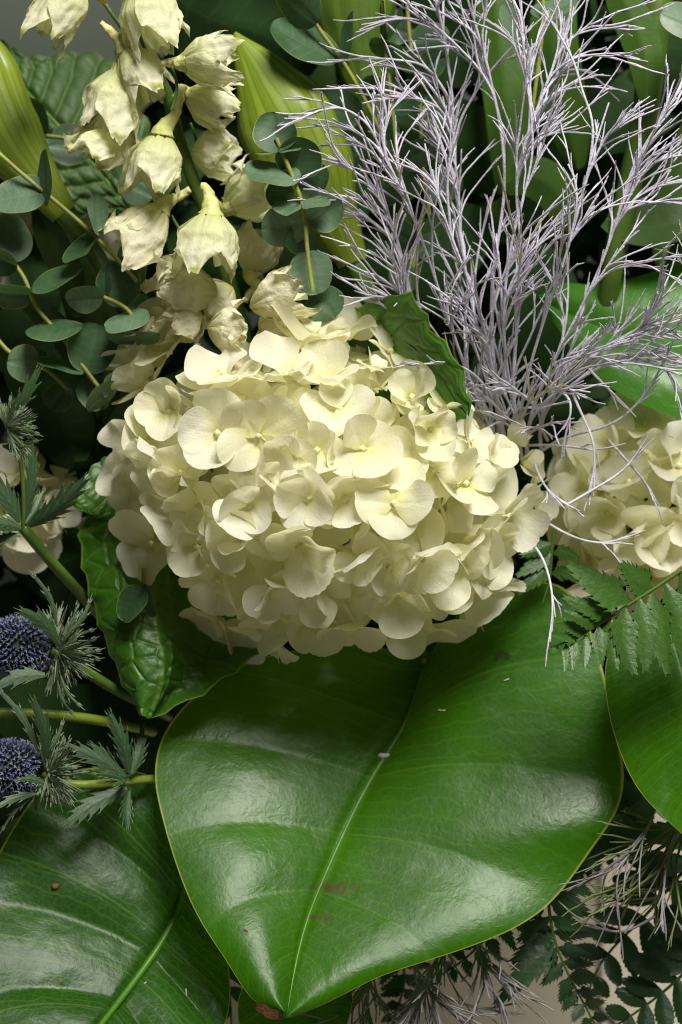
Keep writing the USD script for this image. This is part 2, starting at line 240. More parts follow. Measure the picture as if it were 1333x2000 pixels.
def blade(mid, side, w, nu=24, nv=9, h=None, f=None, cosine=True):
    """A leaf blade along mid; side: a vector (or one per point) across it, w: half width, f(u): outline."""
    u1 = (1 - np.cos(np.pi * np.linspace(0, 1, nu))) / 2 if cosine else np.linspace(0, 1, nu)
    pts = np.asarray(mid, float); t = np.r_[0, np.cumsum(np.linalg.norm(np.diff(pts, axis=0), axis=1))]; t /= t[-1]
    m = CubicSpline(t, pts, bc_type='natural')(u1) if len(pts) > 2 else pts[0] + u1[:, None] * (pts[1] - pts[0])
    side = np.broadcast_to(np.asarray(side, float), m.shape); T_ = unit(np.gradient(m, axis=0))
    sd = unit(side - T_ * (side * T_).sum(1, keepdims=True)); nn = np.cross(T_, sd)
    ff = f(u1) if f else np.sqrt(np.clip(4 * u1 * (1 - u1), 0, 1))
    u = u1[:, None] * np.ones(nv); v = np.ones((nu, 1)) * np.linspace(-1, 1, nv)
    X = m[:, None] + sd[:, None] * (v * (w * ff)[:, None])[..., None]
    if h: X = X + nn[:, None] * h(u, v)[..., None]
    return sheet(X, u, v)
def toothed(mid, side, w, teeth=7, amp=0.5, lean=0.4, f=None, cup=0.15, seed=0, sharp=True):
    """A leaf with a toothed margin: rows alternate between notch and tooth tip."""
    r = np.random.default_rng(seed); n = teeth * 3 + 2
    u1 = np.linspace(0, 1, n); pts = np.asarray(mid, float); t = np.r_[0, np.cumsum(np.linalg.norm(np.diff(pts, axis=0), axis=1))]; L = t[-1]; t /= L
    cs = CubicSpline(t, pts, bc_type='natural') if len(pts) > 2 else None
    at = (lambda x: cs(np.clip(x, 0, 1.02))) if cs is not None else (lambda x: pts[0] + np.asarray(x)[..., None] * (pts[1] - pts[0]))
    m = at(u1); T_ = unit(np.gradient(m, axis=0)); sd = unit(np.broadcast_to(side, m.shape) - T_ * (np.broadcast_to(side, m.shape) * T_).sum(1, keepdims=True)); nn = np.cross(T_, sd)
    f = f or (lambda x: np.sin(np.pi * np.clip(x, 0, 1) ** 0.7) ** 0.8 * 0.94 + 0.06 * (1 - x))
    vs = np.array([-1, -0.66, -0.33, 0, 0.33, 0.66, 1.0]); X = np.zeros((n, 7, 3))
    for i in range(n):
        ph = (i - 1) % 3
        for j, v in enumerate(vs):
            k = 1 + (amp * r.uniform(0.7, 1.15) if ph == 2 else (amp * 0.5 if ph == 1 else 0)) * (abs(v) == 1) if 0 < i < n - 1 else 1
            ww = w * f(u1[i:i+1])[0]
            adv = lean * (w / L) * (k - 1) * 1.6 if abs(v) == 1 else 0
            X[i, j] = m[i] + T_[i] * adv * L + sd[i] * ww * v * k + nn[i] * (cup * ww * (v * v) - 0.12 * ww * abs(abs(v) - 0.5))
    return sheet(X, u1[:, None] * np.ones(7), np.ones((n, 1)) * vs)
def outline_rim(Lp, rad, n=70):
    p = curve(Lp, n); return tube(p, rad, 5)

# ------------------------------------------------------------------ setting
def box(lo, hi):
    m = trimesh.creation.box(np.subtract(hi, lo)); m.apply_translation((np.add(lo, hi)) / 2); return np.array(m.vertices), np.array(m.faces)
def struct(name, m, mat):
    p = usdkit.mesh(stage, '/World/' + numbered('/World', name), m, mat, smooth=False).GetPrim(); meta(p, kind='structure')
struct('wall', box((-1.4, 0.55, 0), (1.4, 0.62, 2.6)), MAT['wall'])
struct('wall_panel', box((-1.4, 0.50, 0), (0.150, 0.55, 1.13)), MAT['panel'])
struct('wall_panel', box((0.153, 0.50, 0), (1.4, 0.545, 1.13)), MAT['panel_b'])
struct('floor', box((-1.4, -2.2, -0.05), (1.4, 0.62, 0)), MAT['panel'])

# ------------------------------------------------------------------ hydrangeas
def petal(L, W, r, cup, roll, ser, wave, rings=7, na=44, detail=1):
    th = np.linspace(-np.pi, np.pi, na, endpoint=False); rho = np.linspace(0, 1, rings + 1)[1:] ** 0.9
    tri = np.abs((th * na / (2 * np.pi) * 0.5 + r.uniform()) % 1 - 0.5) * 2
    edge = 1 + ser * (tri - 0.5) * (np.abs(th) < 2.1) + 0.05 * np.cos(2 * th + r.uniform(0, 6)) * (np.abs(th) < 2.4) - r.uniform(0, 0.10) * np.exp(-((th - r.normal(0, .15)) / 0.16) ** 2)
    R, TH = np.meshgrid(rho, th, indexing='ij'); E = np.ones((rings, 1)) * edge; E = 1 + (E - 1) * R ** 3
    c, s = np.cos(TH), np.sin(TH)
    x = L * (0.5 + 0.5 * c * R * E); y = W / 2 * s * R * E * (1 - 0.45 * np.clip(-c * R, 0, 1) ** 1.5)
    x = np.r_[x.ravel(), 0.5 * L]; y = np.r_[y.ravel(), 0.0]; rr = np.r_[R.ravel(), 0]; tt = np.r_[TH.ravel(), 0]
    X, Y = x / L, y / W
    z = L * (cup * (X ** 2) * 0.55 + roll * (Y * 2) ** 2 * 0.28) + L * wave * np.sin(tt * r.integers(2, 5) + r.uniform(0, 6)) * rr ** 3
    z += L * 0.02 * np.sin(Y * 30 + r.uniform(0, 6)) * X * rr * 0.25 + L * 0.07 * (noise(np.c_[X * 3, Y * 4, np.full_like(X, r.uniform(0, 99))], 3) - 0.5)
    z -= L * 0.03 * np.exp(-(Y / 0.05) ** 2) * (1 - X)
    f = []; na_ = na
    for i in range(rings - 1):
        for_j = np.arange(na_); k = (for_j + 1) % na_
        a, b = i * na_ + for_j, (i + 1) * na_ + for_j; a2, b2 = i * na_ + k, (i + 1) * na_ + k
        f.append(np.c_[a, b, b2]); f.append(np.c_[a, b2, a2])
    j = np.arange(na_); f.append(np.c_[np.full(na_, rings * na_), j, (j + 1) % na_])
    return np.c_[x, y, z], np.vstack(f), np.c_[X, Y * 2]
def frame_from(n, up=(0, 0, 1.0)):
    n = unit(n); e1 = np.cross(up, n)
    e1 = unit(e1) if np.linalg.norm(e1) > 1e-3 else np.array([1.0, 0, 0])
    return e1, np.cross(n, e1), n
def petals_of(c, n, size, rot, r, open_=0.25, rings=7, na=44):
    """Four sepals of one floret at c, facing n, sepal length size (m); rot: angle of the first sepal in the picture's sense."""
    e1, e2, n = frame_from(n); out = []
    for q in range(4):
        a = math.radians(rot) + q * np.pi / 2 + r.normal(0, 0.12); el = open_ + 0.08 + r.normal(0, 0.24) + (0.10 if q % 2 else -0.04)
        L = size * r.uniform(0.84, 1.16); W = L * r.uniform(1.05, 1.34)
        v, f, uv = petal(L, W, r, r.uniform(-0.3, 0.85), r.uniform(-0.25, 1.0), r.choice([0.0, 0.02, 0.055]), r.uniform(0.025, 0.11), rings, na)
        d = math.cos(a) * e1 + math.sin(a) * e2
        X = d * math.cos(el) + n * math.sin(el); Z = -d * math.sin(el) + n * math.cos(el); Y = np.cross(Z, X)
        tw = r.normal(0, 0.16); Y, Z = Y * math.cos(tw) + Z * math.sin(tw), Z * math.cos(tw) - Y * math.sin(tw)
        v = c + d * 0.0004 + n * (0.0012 if q % 2 else 0.0) + v[:, :1] * X + v[:, 1:2] * Y + v[:, 2:] * Z
        out.append((v, f, uv))
    return out
def eye_of(c, n, r):
    m = trimesh.creation.icosphere(2, 1.0); v = np.array(m.vertices); e1, e2, n = frame_from(n)
    a = np.arctan2(v[:, 1], v[:, 0]); k = 0.0013 * (1 + 0.16 * np.cos(4 * a) * (1 - v[:, 2] ** 2))
    v = c + n * 0.0016 + v[:, :1] * e1 * k[:, None] + v[:, 1:2] * e2 * k[:, None] + v[:, 2:] * n * 0.0012
    return v, np.array(m.faces), np.zeros((len(v), 2))
def hydrangea(label, ctr, ab, rotdeg, yc, cd, placed, fill, stuff_n, seed, mats, group=None, sizes=(70, 95), gap=80, inner=0.72, reach=0.97, stem=None, cut=None, shrink=1.0):
    r = np.random.default_rng(seed); C = P(*ctr, yc)
    t = T('hydrangea', C, label, 'hydrangea', group)
    ca, sa = math.cos(math.radians(rotdeg)), math.sin(math.radians(rotdeg))
    def surf(px, py):
        dx, dy = px - ctr[0], py - ctr[1]; p, q = (ca * dx + sa * dy) / ab[0], (-sa * dx + ca * dy) / ab[1]
        e = p * p + q * q; k = math.sqrt(max(1 - e, 0.0)); y = yc - cd * k
        gx, gy = ca * p / ab[0] - sa * q / ab[1], sa * p / ab[0] + ca * q / ab[1]
        n = np.array([gx / S, -(k + 0.42) / cd, -gy / S]); return y, unit(n), e
    spots = [list(s) for s in placed]; tries = 0
    while len(spots) < len(placed) + fill and tries < 6000:
        tries += 1; a, b = r.uniform(0, 2 * np.pi), reach * math.sqrt(r.uniform())
        px, py = ctr[0] + (ab[0] * b * math.cos(a)) * ca - (ab[1] * b * math.sin(a)) * sa, ctr[1] + ab[0] * b * math.cos(a) * sa + ab[1] * b * math.sin(a) * ca
        g = gap * (1 - 0.45 * b * b)
        if cut and (px - cut[0][0]) * (cut[1][1] - cut[0][1]) - (py - cut[0][1]) * (cut[1][0] - cut[0][0]) > 0: continue
        if all((px - s[0]) ** 2 + (py - s[1]) ** 2 > g * g for s in spots): spots.append([px, py, r.uniform(*sizes)])
    for s in spots:
        px, py, size = s[:3]; rot = s[3] if len(s) > 3 and s[3] is not None else r.uniform(0, 90); push = s[4] if len(s) > 4 else r.normal(-2, 4)
        nb = s[5] if len(s) > 5 else (0, 0)
        y, n, e = surf(px, py); hand = len(s) > 3
        n = unit(n + np.array([nb[0], -0.15, nb[1]]) + r.normal(0, 0.24 if hand else 0.3, 3))
        c = P(px, py, y - (push + r.normal(0, 9)) * S)
        fl = t.sub('floret', c); m = mats[r.integers(len(mats))]
        for pt in petals_of(c, n, size * shrink * S, rot, r, r.uniform(0.12, 0.45) if len(s) < 7 else s[6]): fl.part('sepal', pt, MAT[m])
        fl.part('eye', eye_of(c, n, r), MAT['hyd_eye'])
    if stuff_n:
        bag = []
        for i in range(stuff_n):                                    # florets hidden deeper in the head, seen through the gaps
            z = 1 - 2 * (i + 0.5) / stuff_n; a = i * 2.39996; rad = math.sqrt(1 - z * z); u = np.array([rad * math.cos(a), z, rad * math.sin(a)])
            px, py = ctr[0] + inner * (ab[0] * u[0] * ca - ab[1] * u[2] * sa), ctr[1] + inner * (ab[0] * u[0] * sa + ab[1] * u[2] * ca)
            n = unit(np.array([u[0] / ab[0], u[1] / (cd / S), -u[2] / ab[1]])); c = P(px, py, yc + inner * cd * u[1])
            bag += petals_of(c, unit(n + r.normal(0, 0.25, 3)), r.uniform(60, 85) * S, r.uniform(0, 90), r, r.uniform(0.1, 0.5), 4, 18)
        t.part('inner_sepals', join(bag), MAT['hyd'], kind='stuff')
        core = trimesh.creation.icosphere(2, 1.0); v = np.array(core.vertices)
    if stem: t.part('stem', tube(curve(PP(stem), 20), 0.0032, 8), MAT['stem_g'])
    return t
main = [  # px, py, sepal px, rotation, push towards the camera (px), normal bias (x, z), opening
    (770, 985, 98, 82, 42, (0.05, 0.1), 0.05), (708, 880, 84, 30, 34, (-0.15, 0.15), 0.42), (663, 800, 80, 20, 10, (0, .1), 0.3),
    (607, 972, 74, 60, 28, (0, 0.1), 0.28), (822, 1090, 84, 75, 34, (0, -0.05), 0.38), (585, 1065, 92, 15, 26, (0, -.35), 0.1),
    (428, 846, 92, 78, 34, (-.1, -.2), 0.25), (505, 850, 104, 40, 26, (.25, 0), 0.12), (490, 988, 76, 45, 14, (-.1, 0), 0.35),
    (395, 985, 78, 50, 8, (-.1, 0), 0.35), (474, 1052, 78, 55, 18, (-.35, -.1), 0.45), (440, 738, 92, 10, 30, (-.1, .5), 0.1),
    (600, 672, 112, 12, 26, (-.1, .35), 0.12), (680, 660, 84, 30, 18, (.1, .5), 0.3), (840, 840, 76, 15, 14, (0, .2), 0.6),
    (910, 948, 82, 35, 16, (.1, .1), 0.35), (955, 885, 56, 40, 6, (.2, .2), 0.6), (995, 858, 46, 20, 0, (.2, .3), 0.6), (1020, 905, 52, 70, 0, (.3, 0), 0.6),
    (990, 1005, 84, 60, 8, (.4, 0), 0.15), (1035, 960, 62, 30, 0, (.5, 0), 0.4), (905, 1065, 66, 50, -4, (.1, 0), 0.5), (780, 1165, 84, 20, 8, (0, -.3), 0.2),
    (618, 1142, 96, 10, 24, (0, -.55), 0.05), (540, 1205, 80, 30, 6, (-.1, -.5), 0.15), (680, 1212, 86, 70, 6, (0, -.6), 0.1), (838, 1225, 100, 45, 16, (.05, -.3), 0.0),
    (522, 1240, 84, 88, 10, (0, -.2), 0.0), (940, 1150, 98, 15, 10, (.2, -.5), 0.05), (318, 905, 86, 30, 8, (-.4, 0), 0.3), (262, 880, 84, 20, 0, (-.5, 0), 0.12),
    (258, 950, 82, 55, 0, (-.5, -.1), 0.1), (335, 805, 86, 15, 10, (-.2, .3), 0.15), (295, 750, 84, 70, 0, (-.3, .3), 0.2), (330, 690, 88, 20, 2, (-.2, .5), 0.1),
    (380, 645, 80, 60, 0, (-.1, .5), 0.15), (302, 1060, 86, 25, 6, (-.4, -.2), 0.1), (340, 1000, 78, 80, 4, (-.3, -.1), 0.4), (388, 1065, 76, 35, 6, (-.3, -.2), 0.35),
    (430, 1128, 84, 60, 8, (-.2, -.4), 0.2), (425, 1205, 76, 40, 0, (-.2, -.4), 0.2), (760, 690, 66, 25, 2, (.2, .3), 0.3), (728, 722, 46, 40, -8, (0, .2), 0.6),
    (806, 780, 74, 70, 8, (.1, .3), 0.35), (562, 738, 88, 55, 8, (0, .3), 0.25), (575, 905, 70, 30, 0, (0, 0), 0.5), (535, 935, 62, 60, 4, (-.1, 0), 0.5),
    (355, 925, 70, 15, 14, (-.1, .3), 0.7), (868, 800, 62, 20, -4, (.3, .3), 0.35), (700, 1090, 70, 40, -4, (0, -.1), 0.3), (620, 880, 66, 10, -6, (0, .2), 0.4), (300, 648, 84, 20, 0, (-.2, .7), 0.1), (262, 712, 80, 60, 0, (-.3, .5), 0.1), (345, 612, 70, 30, -20, (0, .6), 0.2)]
hydrangea('large cream-white hydrangea head at the centre, drooping over the broad glossy leaf', (635, 945), (385, 292), 10, 0.025, 0.066, main, 18, 110, 11, ['hyd', 'hyd', 'hyd_b'], gap=66, inner=0.79, sizes=(62, 84), shrink=0.90, cut=((690, 660), (1000, 910)),
          stem=[(690, 1000, .06), (640, 1150, .09), (600, 1400, .12)])
right = [(1195, 872, 92, 80, 10, (-.2, .1), 0.1), (1150, 955, 74, 30, 4, (-.4, .1), 0.3), (1132, 1030, 80, 60, 2, (-.4, -.1), 0.15), (1190, 1000, 74, 10, 10, (-.1, 0), 0.4),
         (1230, 945, 74, 40, 12, (0, .1), 0.55), (1318, 830, 80, 20, 8, (0, .5), 0.2), (1325, 915, 92, 40, 22, (0, .1), 0.15), (1245, 1040, 84, 70, 14, (-.2, -.1), 0.45),
         (1305, 1060, 88, 35, 22, (-.1, -.1), 0.5), (1270, 1120, 84, 15, 8, (-.1, -.5), 0.1), (1335, 1140, 84, 55, 8, (0, -.4), 0.1), (1145, 1085, 66, 40, 0, (-.2, -.4), 0.1),
         (1262, 830, 80, 65, 4, (-.1, .4), 0.2), (1330, 995, 84, 10, 18, (0, 0), 0.4), (1215, 1075, 72, 50, 6, (-.1, -.3), 0.2), (1275, 900, 60, 25, 4, (0, .2), 0.6), (1305, 1172, 86, 25, -6, (0, -.3), 0.1), (1235, 1120, 78, 55, -4, (-.1, -.3), 0.15)]
hydrangea('cream hydrangea head cut off by the right edge, above the fern frond', (1290, 995), (190, 185), 0, 0.085, 0.05, right, 12, 34, 12, ['hyd_b', 'hyd'], stem=[(1300, 1000, .1), (1320, 1150, .13), (1330, 1400, .16)])
hydrangea('small pale hydrangea head behind the thistle leaves at the left edge', (50, 975), (85, 80), 0, 0.085, 0.03, [(95, 905, 72, 20, 4, (.2, .2), 0.2), (40, 930, 70, 40, 4, (0, .3), 0.3), (110, 985, 66, 60, 2, (.3, 0), 0.3), (125, 1035, 62, 10, 0, (.3, -.2), 0.2), (20, 1030, 60, 30, 0, (0, -.4), 0.2)], 4, 12, 13, ['hyd_b'], shrink=.85)
hydrangea('dim cream hydrangea head deep behind the eucalyptus at the left edge', (110, 500), (120, 130), 10, 0.18, 0.045, [], 13, 12, 14, ['hyd_b'], gap=85)

# ------------------------------------------------------------------ broad glossy leaves
def pillow(N, k, A, edge=1.0):
    def h(u, v):
        q = u * N - k * np.abs(v); g = np.abs(np.sin(np.pi * q)) ** 0.8
        return A * (g - 0.5) * np.sin(np.pi * np.clip(np.abs(v) * 0.9 + 0.05, 0, 1)) ** 0.7 * np.clip((1 - u) * 3.5, 0, 1) * np.clip(u * 6, 0, 1) - A * 0.9 * np.exp(-(v / 0.03) ** 2) * np.clip((1 - u) * 5, 0, 1)
    return h
def big_leaf(label, mid, Lp, Rp, mat, h, petiole=None, group=None, nu=150, nv=101, seed=0, rough=0.002, midrib=(0.0013, 0.0004), name='glossy_leaf', pw=1.0, cat='leaf', flat=False):
    t = T(name, P(*mid[0]), label, cat, group)
    if flat: mid, Lp, Rp = [[(a[0], a[1], .05 - (.035 - a[2]) * .75) for a in q] for q in (mid, Lp, Rp)]
    m, l, r_ = PP(mid), PP(Lp), PP(Rp)
    ol = outline_leaf(m, l, r_, h, nu, nv, rough, seed, pw); t.V = ol[0]
    t.part('blade', ol, MAT[mat])
    if midrib:
        c = curve(m, 60) + np.array([0, 0.0006, 0]); c = c[1:-1]
        t.part('midrib', tube(c, np.linspace(*midrib, len(c)), 8), MAT['vein'])
    if petiole: t.part('petiole', tube(curve(PP(petiole), 20), 0.0026, 8), MAT['stem_g'])
    return t
MAT['vein'] = plain_mat('leaf_vein', (0.065, 0.18, 0.012), (0.05, 0.15, 0.01), 0.4, 60, 0.15)
_h1 = pillow(6.0, 0.9, 0.0013)
def h_center(u, v):
    left = v < 0
    return _h1(u, v) * np.where(left, 1.0, 0.55) - 0.007 * np.clip(v, 0, 1) ** 4 * np.sin(np.pi * np.clip(u * 0.95, 0, 1)) + np.where(left, 0.004, 0.0) * np.sin(np.pi * np.abs(v)) + 0.001 * np.sin(np.pi * np.clip(v, 0, 1)) * u
c_leaf = big_leaf('large glossy green heart-shaped leaf below the central hydrangea, brown at its tip', [(830, 1290, .035), (798, 1400, .028), (745, 1490, .015), (690, 1590, -.002), (640, 1700, -.023), (600, 1800, -.043), (575, 1900, -.061), (560, 1988, -.074)],
         [(828, 1290, .035), (720, 1262, .038), (600, 1268, .036), (480, 1296, .028), (372, 1368, .014), (318, 1440, .002), (303, 1515, -.010), (318, 1600, -.024), (348, 1700, -.038), (392, 1800, -.052), (450, 1890, -.064), (505, 1962, -.072), (559, 1989, -.074)],
         [(832, 1290, .035), (900, 1195, .032), (1000, 1140, .026), (1090, 1140, .014), (1150, 1225, .004), (1182, 1330, -.004), (1206, 1430, -.012), (1217, 1512, -.019), (1190, 1600, -.029), (1130, 1690, -.034), (1050, 1770, -.044), (960, 1820, -.052), (850, 1860, -.058), (750, 1896, -.064), (650, 1950, -.070), (561, 1990, -.074)],
         'big', h_center, [(830, 1290, .036), (800, 1200, .07), (760, 1150, .12), (740, 1300, .16)], seed=1, flat=True, rough=0.0007)
tip = curve(PP([(497, 1963, -.0320), (525, 1978, -.0330), (552, 1990, -.0340)]), 9)
c_leaf.part('withered_tip', blade(tip, (0.3, 0, 1), 0.0022, 14, 7, lambda u, v: 0.0012 * np.sin(u * 14) + 0.0008 * v), MAT['brown'], 'brown withered patch at the leaf tip')
lowleft = big_leaf('large dark glossy leaf in the lower left corner with a raised pale midrib', [(372, 1660, .030), (345, 1785, .022), (290, 1880, .010), (215, 1980, -.010), (120, 2100, -.04)],
         [(370, 1660, .030), (330, 1540, .030), (220, 1500, .028), (110, 1520, .025), (30, 1610, .020), (-30, 1720, .012), (-80, 1850, -.006), (-60, 1990, -.022), (118, 2100, -.04)],
         [(375, 1662, .030), (405, 1640, .032), (430, 1700, .028), (420, 1780, .022), (440, 1860, .012), (450, 1940, .004), (430, 2020, -.008), (330, 2080, -.025), (122, 2101, -.04)],
         'big_b', pillow(5.0, 0.9, 0.0032), seed=2, midrib=(0.0018, 0.0010))
big_leaf('glossy green leaf with a pale rim hanging at the right edge below the fern', [(1300, 1180, .006), (1345, 1330, -.010), (1385, 1500, -.024), (1400, 1700, -.036)],
         [(1298, 1180, .006), (1215, 1225, .004), (1184, 1300, .000), (1186, 1370, -.004), (1212, 1470, -.010), (1250, 1545, -.018), (1290, 1590, -.024), (1335, 1632, -.030), (1398, 1700, -.036)],
         [(1303, 1180, .006), (1400, 1220, .002), (1460, 1330, -.006), (1480, 1450, -.018), (1470, 1600, -.030), (1402, 1700, -.036)],
         'big', pillow(5.0, 0.9, 0.001), seed=3, nu=90, nv=61)
big_leaf('broad bright green leaf at the right edge behind the lilac branches', [(1052, 585, .075), (1130, 622, .064), (1220, 660, .056), (1333, 700, .05), (1450, 740, .045)],
         [(1051, 585, .075), (1075, 560, .075), (1150, 556, .07), (1240, 542, .066), (1333, 514, .064), (1450, 490, .062)],
         [(1053, 586, .075), (1090, 640, .062), (1135, 705, .052), (1200, 762, .046), (1260, 792, .042), (1333, 818, .04), (1450, 850, .036)],
         'big_c', lambda u, v: 0.003 * np.sin(np.pi * np.abs(v)), seed=4, nu=80, nv=61, midrib=None)
big_leaf('small dark glossy leaf under the tip of the large heart-shaped leaf', [(560, 1880, .02), (600, 1960, .01), (640, 2080, 0)], [(559, 1880, .02), (480, 1920, .014), (470, 2010, .006), (638, 2080, 0)],
         [(561, 1880, .02), (640, 1900, .02), (688, 1935, .010), (682, 1990, .004), (642, 2081, 0)], 'big_b', pillow(4, 0.9, 0.001), seed=5, nu=50, nv=41)

# ------------------------------------------------------------------ quilted hydrangea leaves
def quilt(N, k, A, M_=5.0):
    def h(u, v):
        q = u * N - k * np.abs(v); row = np.floor(q); s = np.abs(v) * M_ + 0.5 * (row % 2) + 0.6 * np.sin(row * 2.1)
        g = np.abs(np.sin(np.pi * q)) ** 0.5; c_ = np.abs(np.sin(np.pi * s)) ** 0.4
        return A * (0.7 * g + 0.5 * g * c_) - A * 1.2 * np.exp(-(v / 0.035) ** 2)
    return h
def serrate(pts, n, amp, seed=0):
    """An outline with n teeth of height amp, pointing outward and forward."""
    p = curve(pts, n * 3 + 1); d = unit(np.gradient(p, axis=0)); nn = np.c_[d[:, 2], 0 * d[:, 0], -d[:, 0]]
    r = np.random.default_rng(seed); k = np.array([0, 0.25, 1.0] * n + [0]); return p + (nn * (k * amp)[:, None] * r.uniform(.7, 1.2, (len(p), 1))) + d * (k * amp * 0.6)[:, None]
def quilted(label, mid, Lp, Rp, mat, N, k, A, teeth, amp, extra=None, vor=None, nu=140, nv=81, seed=0, flip=1, name='hydrangea_leaf'):
    t = T(name, P(*mid[0]), label, 'leaf')
    m = curve(PP(mid), nu); l, r_ = serrate(PP(Lp), teeth, amp * flip, seed), serrate(PP(Rp), teeth, -amp * flip, seed + 1)
    tt = np.linspace(0, 1, len(l)); ti = np.linspace(0, 1, nu)
    l = np.stack([np.interp(ti, tt, l[:, i]) for i in range(3)], 1); r_ = np.stack([np.interp(ti, tt, r_[:, i]) for i in range(3)], 1)
    u = ti[:, None] * np.ones(nv); v = np.ones((nu, 1)) * np.linspace(-1, 1, nv); a = np.abs(v)[..., None]
    X = m[:, None] * (1 - a) + np.where(v[..., None] < 0, l[:, None], r_[:, None]) * a
    hh = quilt(N, k, A)(u, v) * np.clip((1 - np.abs(v)) * 6, 0, 1)
    if vor:
        from scipy.spatial import cKDTree
        lo, hi = X.reshape(-1, 3).min(0) - .01, X.reshape(-1, 3).max(0) + .01; rv = np.random.default_rng(seed); sp = vor
        g = np.stack(np.meshgrid(np.arange(lo[0], hi[0], sp), np.arange(lo[2], hi[2], sp * .8), indexing='ij'), -1).reshape(-1, 2); g = g + rv.uniform(-.38, .38, g.shape) * sp
        d, _ = cKDTree(g).query(X[..., [0, 2]].reshape(-1, 2), 2); e = np.clip((d[:, 1] - d[:, 0]) / sp * 3.2, 0, 1).reshape(nu, nv)
        hh = (A * (np.sin(e * np.pi / 2) ** .8) - A * .6 * np.abs(np.sin(np.pi * (u * N - k * np.abs(v)))) ** 8 + 0.0008 * (fbm(X * 260, 3, seed) - .5)) * np.clip((1 - np.abs(v)) * 6, 0, 1)
    if extra: hh = hh + extra(u, v)
    X = X + grid_normals(X) * hh[..., None]
    t.part('blade', sheet(X, u, v), MAT[mat]); c_ = m[1:-1] + np.array([0, 0.0004, 0]); t.part('midrib', tube(c_, np.linspace(0.0009, 0.0003, len(c_)), 6), MAT['vein'])
    return t
quilted('curled quilted green leaf below the left side of the central hydrangea', [(330, 1020, .06), (300, 1130, .026), (306, 1235, .010), (318, 1320, .004), (292, 1402, .004)],
        [(300, 990, .05), (175, 1000, .046), (160, 1080, .038), (176, 1150, .028), (200, 1230, .020), (232, 1310, .012), (262, 1370, .008), (288, 1404, .004)],
        [(335, 1020, .07), (400, 1120, .075), (500, 1200, .06), (492, 1285, .020), (430, 1328, .012), (380, 1362, .008), (330, 1382, .006), (292, 1404, .004)], 'hleaf', 8, 1.2, 0.0008, 9, .0018,
        lambda u, v: 0.005 * np.sin(np.pi * np.clip(-v * .9 + 0.1, 0, 1)) - 0.022 * np.clip(v - 0.15, 0, 1) * np.clip(1 - v, 0, 1) * 2, seed=3, vor=.0088, nu=220, nv=161)
quilted('green serrated leaf between the central hydrangea and the lilac branches', [(640, 640, .06), (740, 650, .02), (830, 700, -.014), (880, 760, -.018), (915, 812, -.020)],
        [(640, 640, .06), (700, 790, .05), (780, 830, .03), (850, 830, .01), (915, 814, -.020)], [(640, 636, .06), (690, 604, .016), (750, 586, -.002), (806, 580, -.016), (838, 640, -.022), (880, 690, -.024), (905, 750, -.024), (917, 812, -.020)],
        'hleaf', 6, 1.4, 0.0010, 11, .0026, seed=5, flip=1)
quilted('broad dull green quilted leaf behind the white bell flowers at top left', [(260, 420, .10), (190, 330, .10), (110, 240, .10), (40, 160, .105), (0, 80, .11)],
        [(258, 422, .10), (120, 420, .10), (30, 330, .10), (-20, 220, .105), (-20, 120, .11), (0, 79, .11)], [(262, 418, .10), (300, 330, .105), (280, 200, .11), (215, 110, .115), (130, 100, .115), (60, 110, .112), (2, 80, .11)],
        'hleaf_d', 11, 2.2, 0.0022, 12, .0022, seed=7)
quilted('small serrated green leaf at the left side of the central hydrangea', [(250, 930, .045), (210, 970, .04), (175, 1000, .036), (140, 985, .034)], [(250, 935, .045), (220, 1015, .04), (185, 1010, .036), (140, 986, .034)],
        [(248, 925, .045), (215, 890, .044), (170, 920, .04), (140, 984, .034)], 'hleaf', 5, 1.4, 0.0008, 6, .0014, nu=60, nv=41, seed=9)

